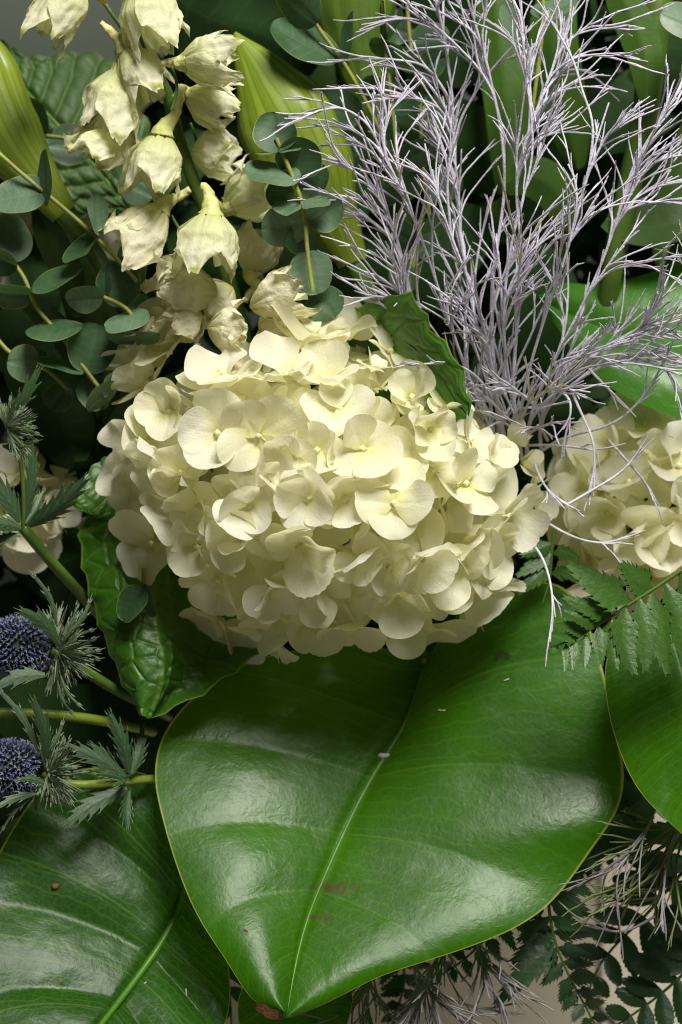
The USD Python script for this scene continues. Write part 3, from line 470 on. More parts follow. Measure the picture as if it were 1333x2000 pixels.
# ------------------------------------------------------------------ delphinium
def bell(t, base, tip, R, y, seed, mat='del', open_=0.3, spur=None, ytip=0.0, roll=0.0, ped=None, label=None, n_sep=5):
    """One withered bell flower: five overlapping sepals round an axis, a wrinkled spur behind, frilly inner petals."""
    r = np.random.default_rng(seed); b, e = P(*base, y), P(*tip, y + ytip); ax = unit(e - b); Ln = np.linalg.norm(e - b); R = R * 0.97 * S
    e1 = unit(np.cross(ax, (0, 1.0, 0.1))); e2 = np.cross(ax, e1); fl = t.sub('flower', b, label)
    nu, nv = 30, 19
    for q in range(n_sep):
        ph0 = roll + q * 2 * np.pi / n_sep + r.normal(0, .14); off = 0.92 + 0.10 * (q % 2) + r.normal(0, .03); Lq = Ln * r.uniform(0.82, 1.08); fl_ = open_ * r.uniform(0.3, 1.3)
        half = r.uniform(0.75, 1.0)
        u = np.linspace(0, 1, nu)[:, None] * np.ones(nv); v = np.ones((nu, 1)) * np.linspace(-1, 1, nv)
        wid = np.clip(np.sin(np.pi * np.clip(0.12 + 0.71 * u, 0, 1)), 0, 1) ** 0.65
        wid = wid * (1 - 0.25 * np.clip(u - 0.75, 0, 1) * 4 * 0.6)
        rag = 1 + 0.03 * np.sin(v * 9 + r.uniform(0, 6)) * u ** 4 + 0.018 * np.sin(v * 23 + r.uniform(0, 6)) * u ** 4
        rho = R * off * (np.clip(u * 2.6, 0, 1) ** 0.6 * 0.95 - 0.15 * np.clip(u - 0.55, 0, 1) + fl_ * np.clip(u - 0.35, 0, 1) ** 1.4 * 1.6)
        phi = ph0 + v * half * wid; x = Lq * u * rag * (1 - 0.10 * v * v * u - 0.32 * v * v * u ** 5)
        w3 = np.stack([x / 0.006 + q * 7, phi * 2.2 + seed, rho / R], -1)
        cr = (fbm(w3, 3, seed) - 0.5) * 0.0025 * np.clip(u * 2, 0.2, 1) + 0.00022 * np.sin(phi * 17 + 3 * np.sin(u * 5 + q)) * (0.3 + u * 0.6) + 0.0016 * (fbm(w3 * 2.7, 3, seed + 3) - .5) * np.clip(u * 2, .2, 1)
        rho = rho + cr - 0.0011 * np.exp(-(v / 0.12) ** 2) * (1 - u) + 0.0014 * np.exp(-((u - 0.9) / .07) ** 2 - (v / 0.25) ** 2)
        rho = rho + 0.0016 * np.abs(v) ** 3 * r.uniform(-1, 1) * u
        X = b + ax * x[..., None] + (np.cos(phi) * rho)[..., None] * e1 + (np.sin(phi) * rho)[..., None] * e2
        fl.part('sepal', sheet(X, u, v), MAT[mat])
    for q in range(3):                                              # inner petals
        a = r.uniform(0, 6.28); m0 = b + ax * Ln * 0.3; m1 = b + ax * Ln * r.uniform(.75, .95) + (e1 * math.cos(a) + e2 * math.sin(a)) * R * 0.35
        fl.part('inner_petal', blade([m0, (m0 + m1) / 2, m1], unit(np.cross(ax, e1 * math.cos(a) + e2 * math.sin(a))), R * 0.35, 14, 9, lambda u, v: 0.0012 * np.sin(v * 5 + u * 6), lambda x: np.sqrt(np.clip(x * (1.15 - x) * 3.2, 0, 1))), MAT[mat])
    if spur:
        pts = curve(np.vstack([b + ax * Ln * 0.10, b, PP(spur, y + 0.002)]), 22); k = np.linspace(0, 1, 22)
        v, f, uv = tube(pts, np.interp(k, [0, .15, .6, 1], [R * .45, R * .32, R * .17, R * .12]), 9)
        v = v + (fbm(v * 420, 3, seed)[:, None] - 0.5) * unit(v - np.repeat(pts, 9, 0).tolist().__add__([pts[0], pts[-1]])) * 0.0022
        fl.part('spur', (v, f, uv), MAT['spur'])
    if ped is not None: fl.part('pedicel', tube(curve(PP(ped, y + 0.006), 14), 0.0007, 6), MAT['stem_g'])
    return fl
dl = T('delphinium', P(470, 640, .03), 'wilting white delphinium spike with hanging bell flowers at the upper left', 'delphinium')
dl.part('stem', tube(curve(PP([(188, -20, .012), (240, 55, .012), (300, 130, .014), (335, 210, .018), (352, 280, .02), (385, 370, .022), (412, 440, .026), (440, 520, .03), (462, 600, .035), (480, 680, .05)]), 60), np.interp(np.linspace(0, 1, 60), [0, .2, .3, 1], [.0008, .0011, .0026, .0031]), 10), MAT['stem_g'])
dl.part('bud', blade(PP([(195, 0, .01), (212, -6, .0)]), (0, 0, 1), .0022, 12, 9, lambda u, v: .0015 * (1 - v * v)), MAT['spur'])
#    base, tip, R, y, kwargs
B = [((158, -45), (75, 92), 55, .000, dict(open_=.35, spur=[(200, -70)])),
     ((268, -40), (318, 108), 62, -.006, dict(open_=.2, spur=[(240, -80)], ped=[(300, 130), (270, 60), (262, -20)])),
     ((242, 88), (308, 205), 56, .002, dict(open_=.25, spur=[(228, 72), (196, 44)])),
     ((350, 122), (470, 112), 50, -.012, dict(open_=.32, spur=[(330, 122), (314, 124)], ped=[(335, 215), (345, 160), (335, 130)])),
     ((362, 180), (462, 225), 48, .010, dict(open_=.5, spur=[(340, 190)], ped=[(345, 240), (352, 200), (365, 185)])),
     ((236, 130), (205, 285), 60, .006, dict(open_=.3, spur=[(238, 118), (228, 96)])),
     ((250, 220), (175, 325), 58, .014, dict(open_=.55, mat='del_b')),
     ((318, 255), (292, 378), 58, .002, dict(open_=.3, spur=[(332, 238), (350, 200), (358, 165)])),
     ((372, 300), (465, 300), 52, .020, dict(open_=.7, ped=[(372, 240), (384, 280), (380, 310)])),
     ((440, 408), (530, 352), 56, .020, dict(open_=.55, spur=[(425, 400), (415, 385)])),
     ((322, 400), (235, 510), 56, .010, dict(open_=.75, mat='del_b', spur=[(345, 385), (372, 370)], ped=[(335, 420), (365, 460), (400, 470)])),
     ((412, 408), (402, 536), 66, -.012, dict(open_=.28, spur=[(410, 392), (400, 365), (392, 362)], roll=.65)),
     ((492, 540), (512, 445), 52, .030, dict(open_=.4, mat='del_b', spur=[(500, 555), (486, 575), (478, 590)])),
     ((430, 575), (300, 560), 52, .006, dict(open_=.5, mat='del_b')),
     ((405, 640), (490, 648), 48, -.004, dict(open_=.8, mat='del_b')),
     ((488, 600), (602, 560), 50, -.004, dict(open_=.7, mat='del_b')),
     ((505, 640), (590, 610), 40, .004, dict(open_=.9, mat='del_b')),
     ((205, 250), (172, 320), 40, .004, dict(open_=.7)), ((455, 560), (395, 610), 46, .012, dict(open_=.6, mat='del_b')), ((395, 610), (335, 650), 44, .006, dict(open_=.7, mat='del_b')),
     ((480, 470), (540, 500), 46, .034, dict(open_=.5, mat='del_b')), ((360, 520), (330, 590), 48, .026, dict(open_=.6, mat='del_b')), ((540, 600), (560, 660), 44, .006, dict(open_=.8, mat='del_b'))]
for i, (b_, t_, R_, y_, kw) in enumerate(B): bell(dl, b_, t_, R_, y_, 40 + i, **kw)

# ------------------------------------------------------------------ eucalyptus sprigs
def euc_leaf(t, base, tip, w, y, mat, seed, ys=None):
    r = np.random.default_rng(seed); dx, dz = tip[0] - base[0], -(tip[1] - base[1]); L = math.hypot(dx, dz)
    s1 = ys if ys is not None else r.choice([-1, 1])
    tw = max(w, 0.9 * L); dyw = s1 * math.sqrt(max(tw * tw - w * w, 0)); dyl = -r.choice([1, 1, -1]) * math.sqrt(max((w * 0.95) ** 2 - L * L, 0)) * .8 + r.normal(0, 6)
    b, e = P(*base, y), P(*tip, y + dyl * S); mid = [b, (b + e) / 2 + np.array([0, r.normal(0, 5) * S, 0]), e]
    side = np.array([-dz / L * w, dyw, dx / L * w]); tw = np.linalg.norm(side) * S
    cup, k = r.uniform(-.14, .2), r.uniform(0.38, 0.5)
    pt = r.choice([0.0, 0.0, 0.05])
    m = blade(mid, side, tw / 2, 26, 13, lambda u, v: tw * (cup * v * v * np.sqrt(u * (1 - u)) * 2 * .6 + .06 * np.sin(u * 7 + seed) * v * .4) - .0005 * np.exp(-(v / .08) ** 2), lambda x: np.clip(4 * x * (1 - x), 0, 1) ** k * (1 + 0.10 * np.sin(np.pi * x) * np.cos(np.pi * x) * r.choice([-1, 1])) * (1 - pt * x))
    t.part('leaf', m, MAT[mat])
def sprig(label, stem, leaves, y=0.0, seed=0, rad=.0009, mat='euc', extra=()):
    t = T('eucalyptus_sprig', P(stem[-1][0], stem[-1][1], y), label, 'eucalyptus', 'round-leaved eucalyptus sprigs')
    if stem: t.part('stem', tube(curve(PP(stem, y), 30), rad, 7), MAT['euc_s'])
    for s in extra: t.part('twig', tube(curve(PP(s, y), 12), rad * .7, 6), MAT['euc_s'])
    for i, l in enumerate(leaves):
        b, e, w = l[:3]; dy = l[3] if len(l) > 3 else 0.0; euc_leaf(t, b, e, w, y + dy, l[4] if len(l) > 4 else mat, seed * 50 + i)
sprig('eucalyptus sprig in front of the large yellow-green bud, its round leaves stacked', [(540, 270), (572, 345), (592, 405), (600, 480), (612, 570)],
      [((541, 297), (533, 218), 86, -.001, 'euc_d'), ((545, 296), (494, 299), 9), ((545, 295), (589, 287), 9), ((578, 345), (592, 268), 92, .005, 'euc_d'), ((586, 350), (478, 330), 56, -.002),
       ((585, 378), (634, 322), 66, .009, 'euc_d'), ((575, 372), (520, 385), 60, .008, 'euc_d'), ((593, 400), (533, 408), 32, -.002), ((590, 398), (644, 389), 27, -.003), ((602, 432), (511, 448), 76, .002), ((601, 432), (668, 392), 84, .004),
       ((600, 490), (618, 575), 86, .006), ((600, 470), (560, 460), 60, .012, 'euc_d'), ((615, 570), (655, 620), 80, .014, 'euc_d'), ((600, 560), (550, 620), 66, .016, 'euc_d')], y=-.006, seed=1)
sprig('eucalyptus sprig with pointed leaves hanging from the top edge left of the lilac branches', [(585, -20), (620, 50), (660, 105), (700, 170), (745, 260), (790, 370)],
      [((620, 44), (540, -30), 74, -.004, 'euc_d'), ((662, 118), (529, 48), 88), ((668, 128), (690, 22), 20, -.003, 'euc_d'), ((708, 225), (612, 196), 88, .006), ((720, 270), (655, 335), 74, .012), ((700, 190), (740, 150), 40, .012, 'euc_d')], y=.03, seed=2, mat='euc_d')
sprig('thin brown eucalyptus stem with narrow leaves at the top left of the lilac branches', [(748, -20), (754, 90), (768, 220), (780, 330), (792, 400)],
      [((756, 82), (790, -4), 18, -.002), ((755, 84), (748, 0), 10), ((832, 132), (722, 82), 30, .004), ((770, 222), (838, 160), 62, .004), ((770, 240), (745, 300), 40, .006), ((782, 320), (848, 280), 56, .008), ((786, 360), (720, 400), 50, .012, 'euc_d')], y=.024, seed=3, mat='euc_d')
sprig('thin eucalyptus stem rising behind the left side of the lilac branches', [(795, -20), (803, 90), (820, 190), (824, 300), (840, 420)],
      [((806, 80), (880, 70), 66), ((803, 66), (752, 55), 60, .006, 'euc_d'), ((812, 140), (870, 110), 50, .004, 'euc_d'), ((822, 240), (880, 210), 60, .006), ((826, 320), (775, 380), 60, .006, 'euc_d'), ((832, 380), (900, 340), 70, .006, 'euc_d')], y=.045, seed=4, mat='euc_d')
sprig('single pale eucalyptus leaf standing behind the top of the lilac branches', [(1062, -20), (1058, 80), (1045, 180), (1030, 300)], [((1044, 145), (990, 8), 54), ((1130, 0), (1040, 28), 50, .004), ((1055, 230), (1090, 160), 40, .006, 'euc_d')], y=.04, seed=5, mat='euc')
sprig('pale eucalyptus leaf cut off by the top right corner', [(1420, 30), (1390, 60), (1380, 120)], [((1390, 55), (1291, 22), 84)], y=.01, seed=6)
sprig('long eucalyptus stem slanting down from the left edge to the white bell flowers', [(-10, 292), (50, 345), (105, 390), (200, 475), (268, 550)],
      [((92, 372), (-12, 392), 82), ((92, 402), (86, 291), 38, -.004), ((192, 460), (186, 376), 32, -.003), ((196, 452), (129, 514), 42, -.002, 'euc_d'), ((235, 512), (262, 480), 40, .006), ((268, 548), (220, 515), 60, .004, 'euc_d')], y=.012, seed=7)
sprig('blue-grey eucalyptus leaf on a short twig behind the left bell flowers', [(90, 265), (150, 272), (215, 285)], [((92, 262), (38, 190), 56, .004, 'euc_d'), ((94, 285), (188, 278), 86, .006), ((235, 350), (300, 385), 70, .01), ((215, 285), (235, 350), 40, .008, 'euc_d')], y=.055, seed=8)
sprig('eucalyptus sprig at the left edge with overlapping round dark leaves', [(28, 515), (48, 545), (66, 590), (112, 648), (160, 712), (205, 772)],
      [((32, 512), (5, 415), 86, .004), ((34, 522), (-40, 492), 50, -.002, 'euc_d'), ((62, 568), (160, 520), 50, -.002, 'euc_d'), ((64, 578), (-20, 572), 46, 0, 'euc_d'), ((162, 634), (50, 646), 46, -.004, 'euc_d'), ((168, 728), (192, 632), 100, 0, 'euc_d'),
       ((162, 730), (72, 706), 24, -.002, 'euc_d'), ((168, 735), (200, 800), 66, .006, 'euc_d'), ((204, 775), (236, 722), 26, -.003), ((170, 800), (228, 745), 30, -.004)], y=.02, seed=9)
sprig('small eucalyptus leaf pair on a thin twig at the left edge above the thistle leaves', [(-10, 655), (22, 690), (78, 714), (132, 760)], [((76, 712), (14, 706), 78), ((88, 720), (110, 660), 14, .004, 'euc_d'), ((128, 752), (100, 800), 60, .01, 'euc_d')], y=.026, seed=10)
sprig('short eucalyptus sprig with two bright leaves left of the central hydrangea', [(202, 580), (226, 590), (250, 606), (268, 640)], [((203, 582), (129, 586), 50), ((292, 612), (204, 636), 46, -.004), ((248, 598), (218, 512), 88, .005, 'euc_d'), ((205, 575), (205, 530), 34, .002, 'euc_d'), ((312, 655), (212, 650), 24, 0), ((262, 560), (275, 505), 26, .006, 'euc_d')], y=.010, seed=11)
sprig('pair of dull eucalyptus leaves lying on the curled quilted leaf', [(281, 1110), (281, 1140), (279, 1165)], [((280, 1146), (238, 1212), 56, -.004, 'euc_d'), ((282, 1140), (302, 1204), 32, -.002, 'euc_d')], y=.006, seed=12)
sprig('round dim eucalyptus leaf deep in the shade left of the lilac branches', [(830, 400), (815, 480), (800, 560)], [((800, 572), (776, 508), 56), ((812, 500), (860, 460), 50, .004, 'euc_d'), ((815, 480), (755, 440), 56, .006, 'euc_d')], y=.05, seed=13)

# ------------------------------------------------------------------ lilac painted branches
def spray(label, stems, tips, seed, extra_twigs=(), mat='sil', side=1.0, twist=0.008):
    r = np.random.default_rng(seed); C = PP(stems[0][0])[0]; t = T('painted_branch', C, label, 'branch')
    SC = []
    for pts, r0, r1 in stems:
        c = curve(PP(pts), 70); SC.append(c); t.part('main_stem', tube(c, np.linspace(r0, r1, 70) * .46, 8), MAT[mat])
    def needles(c, bag, lo=0.5, step=0.0042, ln=(.006, .014), th=1.0):
        seg = np.linalg.norm(np.diff(c, axis=0), axis=1); d = np.r_[0, np.cumsum(seg)]; L = d[-1]; x = L * lo
        while x < L * 0.99:
            i = min(np.searchsorted(d, x), len(c) - 1); tg = unit(c[i] - c[max(i - 2, 0)]); q = r.normal(0, 1, 3); q = unit(q - tg * (q @ tg))
            l = r.uniform(*ln); a = r.uniform(.03, .12) if r.uniform() < .85 else r.uniform(.25, .5); e = c[i] + (tg * math.cos(a) + q * math.sin(a)) * l
            bag.append(tube([c[i], (c[i] + e) / 2 - q * l * 0.04, e], [.00033 * th, .00035 * th, .00022 * th], 5)); x += r.uniform(.5, 1.6) * step
    def twig(c0, c1, bow, rad, n=22):
        k = np.linspace(0, 1, n)[:, None]; L = np.linalg.norm(c1 - c0); p = (1 - k) ** 2 * c0 + 2 * k * (1 - k) * (c0 + bow * L) + k * k * c1
        p = p + (np.stack([noise(np.c_[k * 4, np.full(n, s), np.full(n, seed)] + r.uniform(0, 90)) for s in (1.5, 7.5, 3.5)], 1) - 0.5) * L * 0.05 * np.sin(np.pi * k)
        return p
    def branch(c, rad, kids, klen, lo=0.2):
        m = mat if r.uniform() < .96 or mat != 'sil' else 'sil_y'
        bt = t.sub('branch', c[0]); bt.part('branchlet', tube(c, np.linspace(rad, .00042, len(c)), 6), MAT[m]); bag = []; needles(c, bag, .64)
        for _ in range(kids):
            i = int(r.uniform(lo, .8) * (len(c) - 1)); tg = unit(c[i] - c[max(i - 2, 0)]); q = r.normal(0, 1, 3) * (1, .8, 1); q = unit(q - tg * (q @ tg)); a = r.uniform(.3, .75); l = r.uniform(*klen)
            e = c[i] + (tg * math.cos(a) + q * math.sin(a)) * l + np.array([0, 0, -.001]); k = twig(c[i], e, tg * .35, .0005, 12); bag.append(tube(k, np.linspace(.00044, .00034, 12), 5)); needles(k, bag, .55, .0055, (.005, .010), .9)
        if bag: bt.part('twiglets', join(bag), MAT[m], kind='stuff')
    for (tx, ty, *rest) in tips:
        y = rest[0] if rest else r.normal(0, .012); k = rest[1] if len(rest) > 1 else None
        e = P(tx, ty, y); best = None
        for c in ([SC[k]] if k is not None else SC):
            i = np.argmin(np.linalg.norm((c - e)[:, [0, 2]], axis=1)); dist = np.linalg.norm((c[i] - e)[[0, 2]])
            if best is None or dist < best[0]: best = (dist, c, i)
        dist, c, i = best; want = max(dist * 1.15, .030); j = i
        while j > 1 and np.linalg.norm((c[j] - e)[[0, 2]]) < want: j -= 1
        p = twig(c[j], e, unit(c[min(j + 3, 69)] - c[j]) * r.uniform(.52, .75) + np.array([0, -.04, 0]), .0008, 26)
        branch(p, .00062 if dist > .03 else .0005, r.integers(3, 7), (.012, .034))
    for c in SC:                                                     # short side branches along the stems
        for k in range(int(10 * side)):
            i = int((r.uniform(.05, .45) if k % 5 < 3 else r.uniform(.45, .97)) * 69); tg = unit(c[min(i + 2, 69)] - c[max(i - 2, 0)]); q = r.normal(0, 1, 3); q = unit(q - tg * (q @ tg)); a = r.uniform(.35, .7); l = r.uniform(.025, .06)
            branch(twig(c[i], c[i] + (tg * math.cos(a) + q * math.sin(a)) * l, tg * .4, .0007, 18), .0006, r.integers(2, 5), (.009, .024))
    for pts in extra_twigs:
        c = curve(PP(pts), 26); branch(c, .0006, 1, (.004, .010), .5)
    return t
spray('upright pale lilac painted branch at the middle right, tallest and densest of the lilac branches',
      [([(1000, 915, .045), (972, 780, .022), (962, 650, .012), (966, 520, .006), (985, 380, .002), (978, 250, 0), (950, 120, 0), (905, -30, 0)], .0022, .0009),
       ([(1022, 905, .045), (1004, 760, .016), (1012, 620, .006), (1018, 480, -.004), (1010, 360, -.006), (1050, 210, -.006), (1118, 40, -.006)], .0019, .0008),
       ([(968, 880, .045), (945, 700, .022), (905, 500, .014), (890, 320, .012), (880, 150, .01), (845, -40, .01)], .0016, .0008),
       ([(1034, 890, .045), (985, 640, .0), (1010, 430, -.014), (1040, 300, -.018), (1030, 160, -.02), (1018, -10, -.02)], .0016, .0008)],
      [(740, 44, .0), (665, 172, -.005), (655, 120, .004), (742, 195, -.01), (848, 0), (905, 20), (955, -10), (1015, -20), (1085, 30), (1232, 52, -.01), (1256, 132, -.012), (1135, 120), (1160, 150), (1190, 178), (1040, 92), (800, 160), (860, 190), (920, 90), (1092, 240), (1072, 200), (835, 250), (1030, 120), (985, 60), (1060, 300), (1140, 260), (900, 330), (955, 400)], 5, side=.9)
spray('pale lilac painted branch fanning out to the left above the central hydrangea',
      [([(990, 900, .045), (930, 770, .020), (872, 610, .008), (825, 470, -.002), (775, 350, -.008), (705, 215, -.01)], .0018, .0008),
       ([(945, 850, .046), (915, 790, .024), (850, 680, .014), (800, 560, .008), (760, 420, .004), (700, 320, 0)], .0016, .0008),
       ([(975, 890, .045), (945, 640, .0), (905, 520, -.012), (860, 400, -.016), (830, 280, -.016)], .0015, .0008)],
      [(578, 239, -.014), (640, 308, -.012), (660, 245, -.004), (662, 382, -.006), (685, 275, 0), (690, 592, -.012), (718, 540, 0), (690, 420, .004), (700, 350, -.01), (765, 500, -.01), (780, 330, -.01), (770, 600, .002), (730, 305, -.006), (790, 190, -.008), (845, 330, -.02), (740, 470, -.004), (845, 560, -.012)], 6, side=.7,
      extra_twigs=[[(965, 780, .02), (930, 735, .0), (870, 710, -.02), (805, 713, -.03)]])
spray('pale lilac painted branch leaning out to the right over the bright green leaf',
      [([(1030, 905, .045), (1045, 790, .016), (1095, 680, .004), (1160, 550, -.006), (1205, 430, -.010), (1245, 310, -.012), (1335, 190, -.014)], .0018, .0008),
       ([(1058, 880, .045), (1080, 770, .012), (1170, 690, 0), (1280, 640, -.012), (1420, 600, -.02)], .0016, .0008),
       ([(1012, 890, .045), (1030, 740, .008), (1075, 590, -.006), (1120, 450, -.014), (1150, 330, -.016), (1190, 200, -.016)], .0016, .0008),
       ([(1070, 860, .045), (1070, 800, .02), (1150, 730, .012), (1260, 700, .008), (1380, 720, .004)], .0014, .0008)],
      [(1335, 152, -.01), (1322, 190, -.014), (1292, 255, -.014), (1340, 302, -.01), (1318, 355, -.01), (1340, 400, -.012), (1285, 525, -.02), (1340, 500, -.01), (1340, 660, -.02), (1222, 232, -.02), (1210, 245, -.02), (1275, 303, -.01), (1250, 350, -.014), (1300, 560, -.02), (1325, 610, -.02), (1240, 600, -.01), (1140, 620, -.016), (1200, 640, -.02), (1270, 690, -.02), (1320, 745, -.012),
       (1220, 480, -.014), (1170, 380, -.02), (1110, 320, -.018), (1100, 520, -.02), (1300, 700, -.018)], 7, side=.7,
      extra_twigs=[[(1040, 880, .03), (1055, 930, .01), (1080, 965, .0), (1110, 985, -.006)], [(1110, 985, -.006), (1170, 950, .0), (1230, 905, .004), (1253, 872, .004)], [(1068, 1020, .02), (1120, 1048, .012), (1180, 1060, .012), (1226, 1048, .014)],
                   [(1188, 858, .01), (1230, 905, .008), (1262, 945, .01), (1279, 978, .012)], [(1118, 765, .01), (1140, 815, .004), (1158, 860, .0), (1160, 920, .0), (1150, 962, .0)], [(1060, 880, .03), (1120, 850, .012), (1200, 825, .004), (1260, 770, 0), (1300, 700, -.01)],
                   [(1040, 1062, .01), (1068, 1110, -.012), (1080, 1180, -.022), (1072, 1256, -.028)], [(1030, 870, .03), (1110, 872, .012), (1165, 880, .01)], [(1090, 760, .01), (1115, 790, .0), (1105, 850, .0)], [(1150, 720, .002), (1200, 770, 0), (1212, 782, 0)]])

# ------------------------------------------------------------------ sea holly thistles
def spiny(t, name, base, tip, w, y, mat, seed, ytip=0.0, teeth=6, amp=1.1, bend=0.0, twist=0.3, f=None):
    r = np.random.default_rng(seed); b, e = P(*base, y), P(*tip, y + ytip); d = unit(e - b); s = unit(np.cross(d, (0, -1.0, 0))) if abs(d[1]) < .95 else np.array([1.0, 0, 0])
    s = s * math.cos(twist) + np.cross(d, s) * math.sin(twist); L = np.linalg.norm(e - b)
    mid = [b, (b + e) / 2 + s * bend * L + np.array([0, -.05 * L, 0]), e]
    m = toothed(mid, s, w * S / 2, teeth, amp, 1.1, f or (lambda x: (np.sin(np.pi * np.clip(.10 + .9 * x, 0, 1)) ** .8) * .97 + .03), r.uniform(.1, .5), seed)
    g = m[0].reshape(-1, 7, 3); sp = [m]
    for i in range(3, len(g) - 1, 3):                               # a stiff spine on every tooth, and one at the tip
        for j, k in ((0, 1), (6, 5)):
            o = g[i, j]; dd = unit(unit(o - g[i, k]) + unit(g[i + 1, 3] - g[i - 1, 3]) * 1.1); sp.append(tube([o - dd * .0004, o + dd * .0006, o + dd * .0016], [.00032, .00022, .00008], 4, False))
    o = g[-1, 3]; dd = unit(o - g[-3, 3]); sp.append(tube([o - dd * .001, o + dd * .001, o + dd * .003], [.0003, .0002, .00008], 4, False))
    t.part(name, join(sp), MAT[mat])
def cone(t, c, axis, a, b, y, seed):
    """A thistle head: an egg-shaped core set with small pointed florets."""
    r = np.random.default_rng(seed); C = P(*c, y); ax = unit(np.array(axis, float)); e1 = unit(np.cross(ax, (0, 1.0, .2))); e2 = np.cross(ax, e1)
    m = trimesh.creation.icosphere(3, 1.0); v = np.array(m.vertices); t.part('head', (C + v[:, :1] * ax * a * S + v[:, 1:2] * e1 * b * S + v[:, 2:] * e2 * b * S, np.array(m.faces), np.zeros((len(v), 2))), MAT['cone_core'])
    bag, tips, n = [], [], 430
    for i in range(n):
        z = 1 - 2 * (i + .5) / n * .93; q = i * 2.39996; rd = math.sqrt(1 - z * z); u = np.array([z, rd * math.cos(q), rd * math.sin(q)])
        p = C + (u[0] * ax * a + u[1] * e1 * b + u[2] * e2 * b) * S; nn = unit(u[0] * ax / a + u[1] * e1 / b + u[2] * e2 / b)
        nn = unit(nn + r.normal(0, .12, 3)); l = r.uniform(6, 14) * S
        if r.uniform() < .07: continue
        bag.append(tube([p, p + nn * l * .6, p + nn * l], [.00065, .0008, .0004], 5)); g = unit(r.normal(0, 1, 3)); g = unit(g - nn * (g @ nn))
        for k in range(3):
            g2 = np.cross(nn, g) if k == 1 else (g if k == 0 else -g); o = p + nn * l * .9; tips.append(tube([o, o + (nn * .8 + g2 * .5) * .0006, o + (nn + g2 * .7) * .0012], [.0004, .0003, .0001], 4, False))
    t.part('florets', join(bag), MAT['cone'], kind='stuff'); t.part('floret_tips', join(tips), MAT['cone_tip'], kind='stuff')
def bract_ring(t, c, y, n, L, seed, a0=0, a1=360, w=16):
    r = np.random.default_rng(seed)
    sp = []
    for i in range(n * 2):
        a = math.radians(r.uniform(a0, a1)); l = L * r.uniform(.5, 1.1); q = P(c[0] + l * math.cos(a), c[1] - l * math.sin(a), y + r.uniform(-.012, .008)); o = P(*c, y)
        sp.append(tube([o, (o + q) / 2 + r.normal(0, .0006, 3), q], [.0004, .0003, .0001], 4, False))
    t.part('spines', join(sp), MAT['bract'], kind='stuff')
    for i in range(n):
        a = math.radians(a0 + (a1 - a0) * (i + r.uniform(-.3, .3)) / n); l = L * r.uniform(.45, 1.1)
        spiny(t, 'bract', (c[0] + 6 * math.cos(a), c[1] - 6 * math.sin(a)), (c[0] + l * math.cos(a), c[1] - l * math.sin(a)), r.uniform(.3, .6) * w, y + r.uniform(-.006, .006), 'bract', seed * 90 + i, r.uniform(-.012, .010), r.integers(2, 5), r.uniform(1.2, 2.6), r.normal(0, .06), r.uniform(0, 1.2))
a = T('sea_holly', P(250, 1360, .03), 'upper blue thistle with a big spiny collar at the left edge', 'thistle', 'blue thistles')
cone(a, (38, 1262), (-1, -.15, .12), 56, 47, .004, 21)
a.part('stem', tube(curve(PP([(100, 1272, .004), (150, 1300, .008), (205, 1335, .016), (270, 1370, .03), (330, 1400, .05)]), 24), .0021, 9), MAT['stem_g'])
bract_ring(a, (112, 1272), .004, 26, 86, 22, -110, 110, 15); bract_ring(a, (100, 1268), .010, 16, 60, 23, 80, 290, 12)
for i, (b_, t_, w_, yt) in enumerate([((116, 1258), (38, 1192), 26, -.014), ((112, 1225), (62, 1120), 14, -.01), ((88, 1318), (0, 1338), 26, -.006), ((132, 1238), (176, 1172), 14, 0), ((128, 1272), (192, 1270), 12, 0), ((118, 1320), (155, 1378), 12, -.004), ((112, 1330), (140, 1392), 12, 0)]):
    spiny(a, 'bract', b_, t_, w_ * (.85 if w_ > 20 else .6), -.004, 'holly' if w_ > 20 else 'bract', 200 + i, yt, 3, .7, .1, .3)
a = T('sea_holly', P(260, 1530, .03), 'lower blue thistle on a yellow-green stem with a whorl of spiny leaves', 'thistle', 'blue thistles')
cone(a, (22, 1500), (-1, -.12, .05), 53, 43, .0, 31)
a.part('stem', tube(curve(PP([(85, 1510, 0), (130, 1530, .0), (190, 1532, .004), (250, 1526, .012), (330, 1520, .04)]), 24), .0018, 9), MAT['stem_y'])
bract_ring(a, (92, 1512), .0, 28, 78, 32, -110, 110, 15); bract_ring(a, (80, 1508), .006, 16, 56, 33, 80, 290, 12)
for i, (b_, t_, w_, yt) in enumerate([((90, 1480), (62, 1365), 22, -.012), ((75, 1470), (-5, 1345), 18, -.008), ((92, 1470), (122, 1412), 12, 0), ((100, 1500), (145, 1500), 9, 0), ((85, 1530), (36, 1524), 18, -.012), ((72, 1550), (-10, 1580), 20, -.008), ((95, 1530), (110, 1562), 9, 0), ((65, 1555), (5, 1620), 10, 0)]):
    spiny(a, 'bract', b_, t_, w_ * (.85 if w_ > 20 else .6), -.006, 'holly' if w_ > 20 else 'bract', 300 + i, yt, 3, .7, .08, .3)
for i, (b_, t_, w_, yt) in enumerate([((252, 1510), (216, 1398), 34, -.006), ((258, 1512), (278, 1425), 26, .006), ((245, 1518), (132, 1458), 36, -.006), ((246, 1525), (185, 1512), 12, -.01), ((248, 1540), (130, 1610), 38, -.010), ((252, 1545), (250, 1612), 24, -.008), ((246, 1532), (128, 1562), 12, 0), ((240, 1515), (180, 1455), 24, .008), ((244, 1522), (228, 1538), 22, -.014), ((256, 1512), (190, 1560), 20, .008)]):
    spiny(a, 'leaf', b_, t_, w_ * .62, .008, 'holly', 330 + i, yt, 5, .8, .06, .25)
a = T('sea_holly', P(165, 1165, .04), 'thistle stem with a whorl of dark spiny leaves at the left edge below the eucalyptus', 'thistle stem', 'blue thistles')
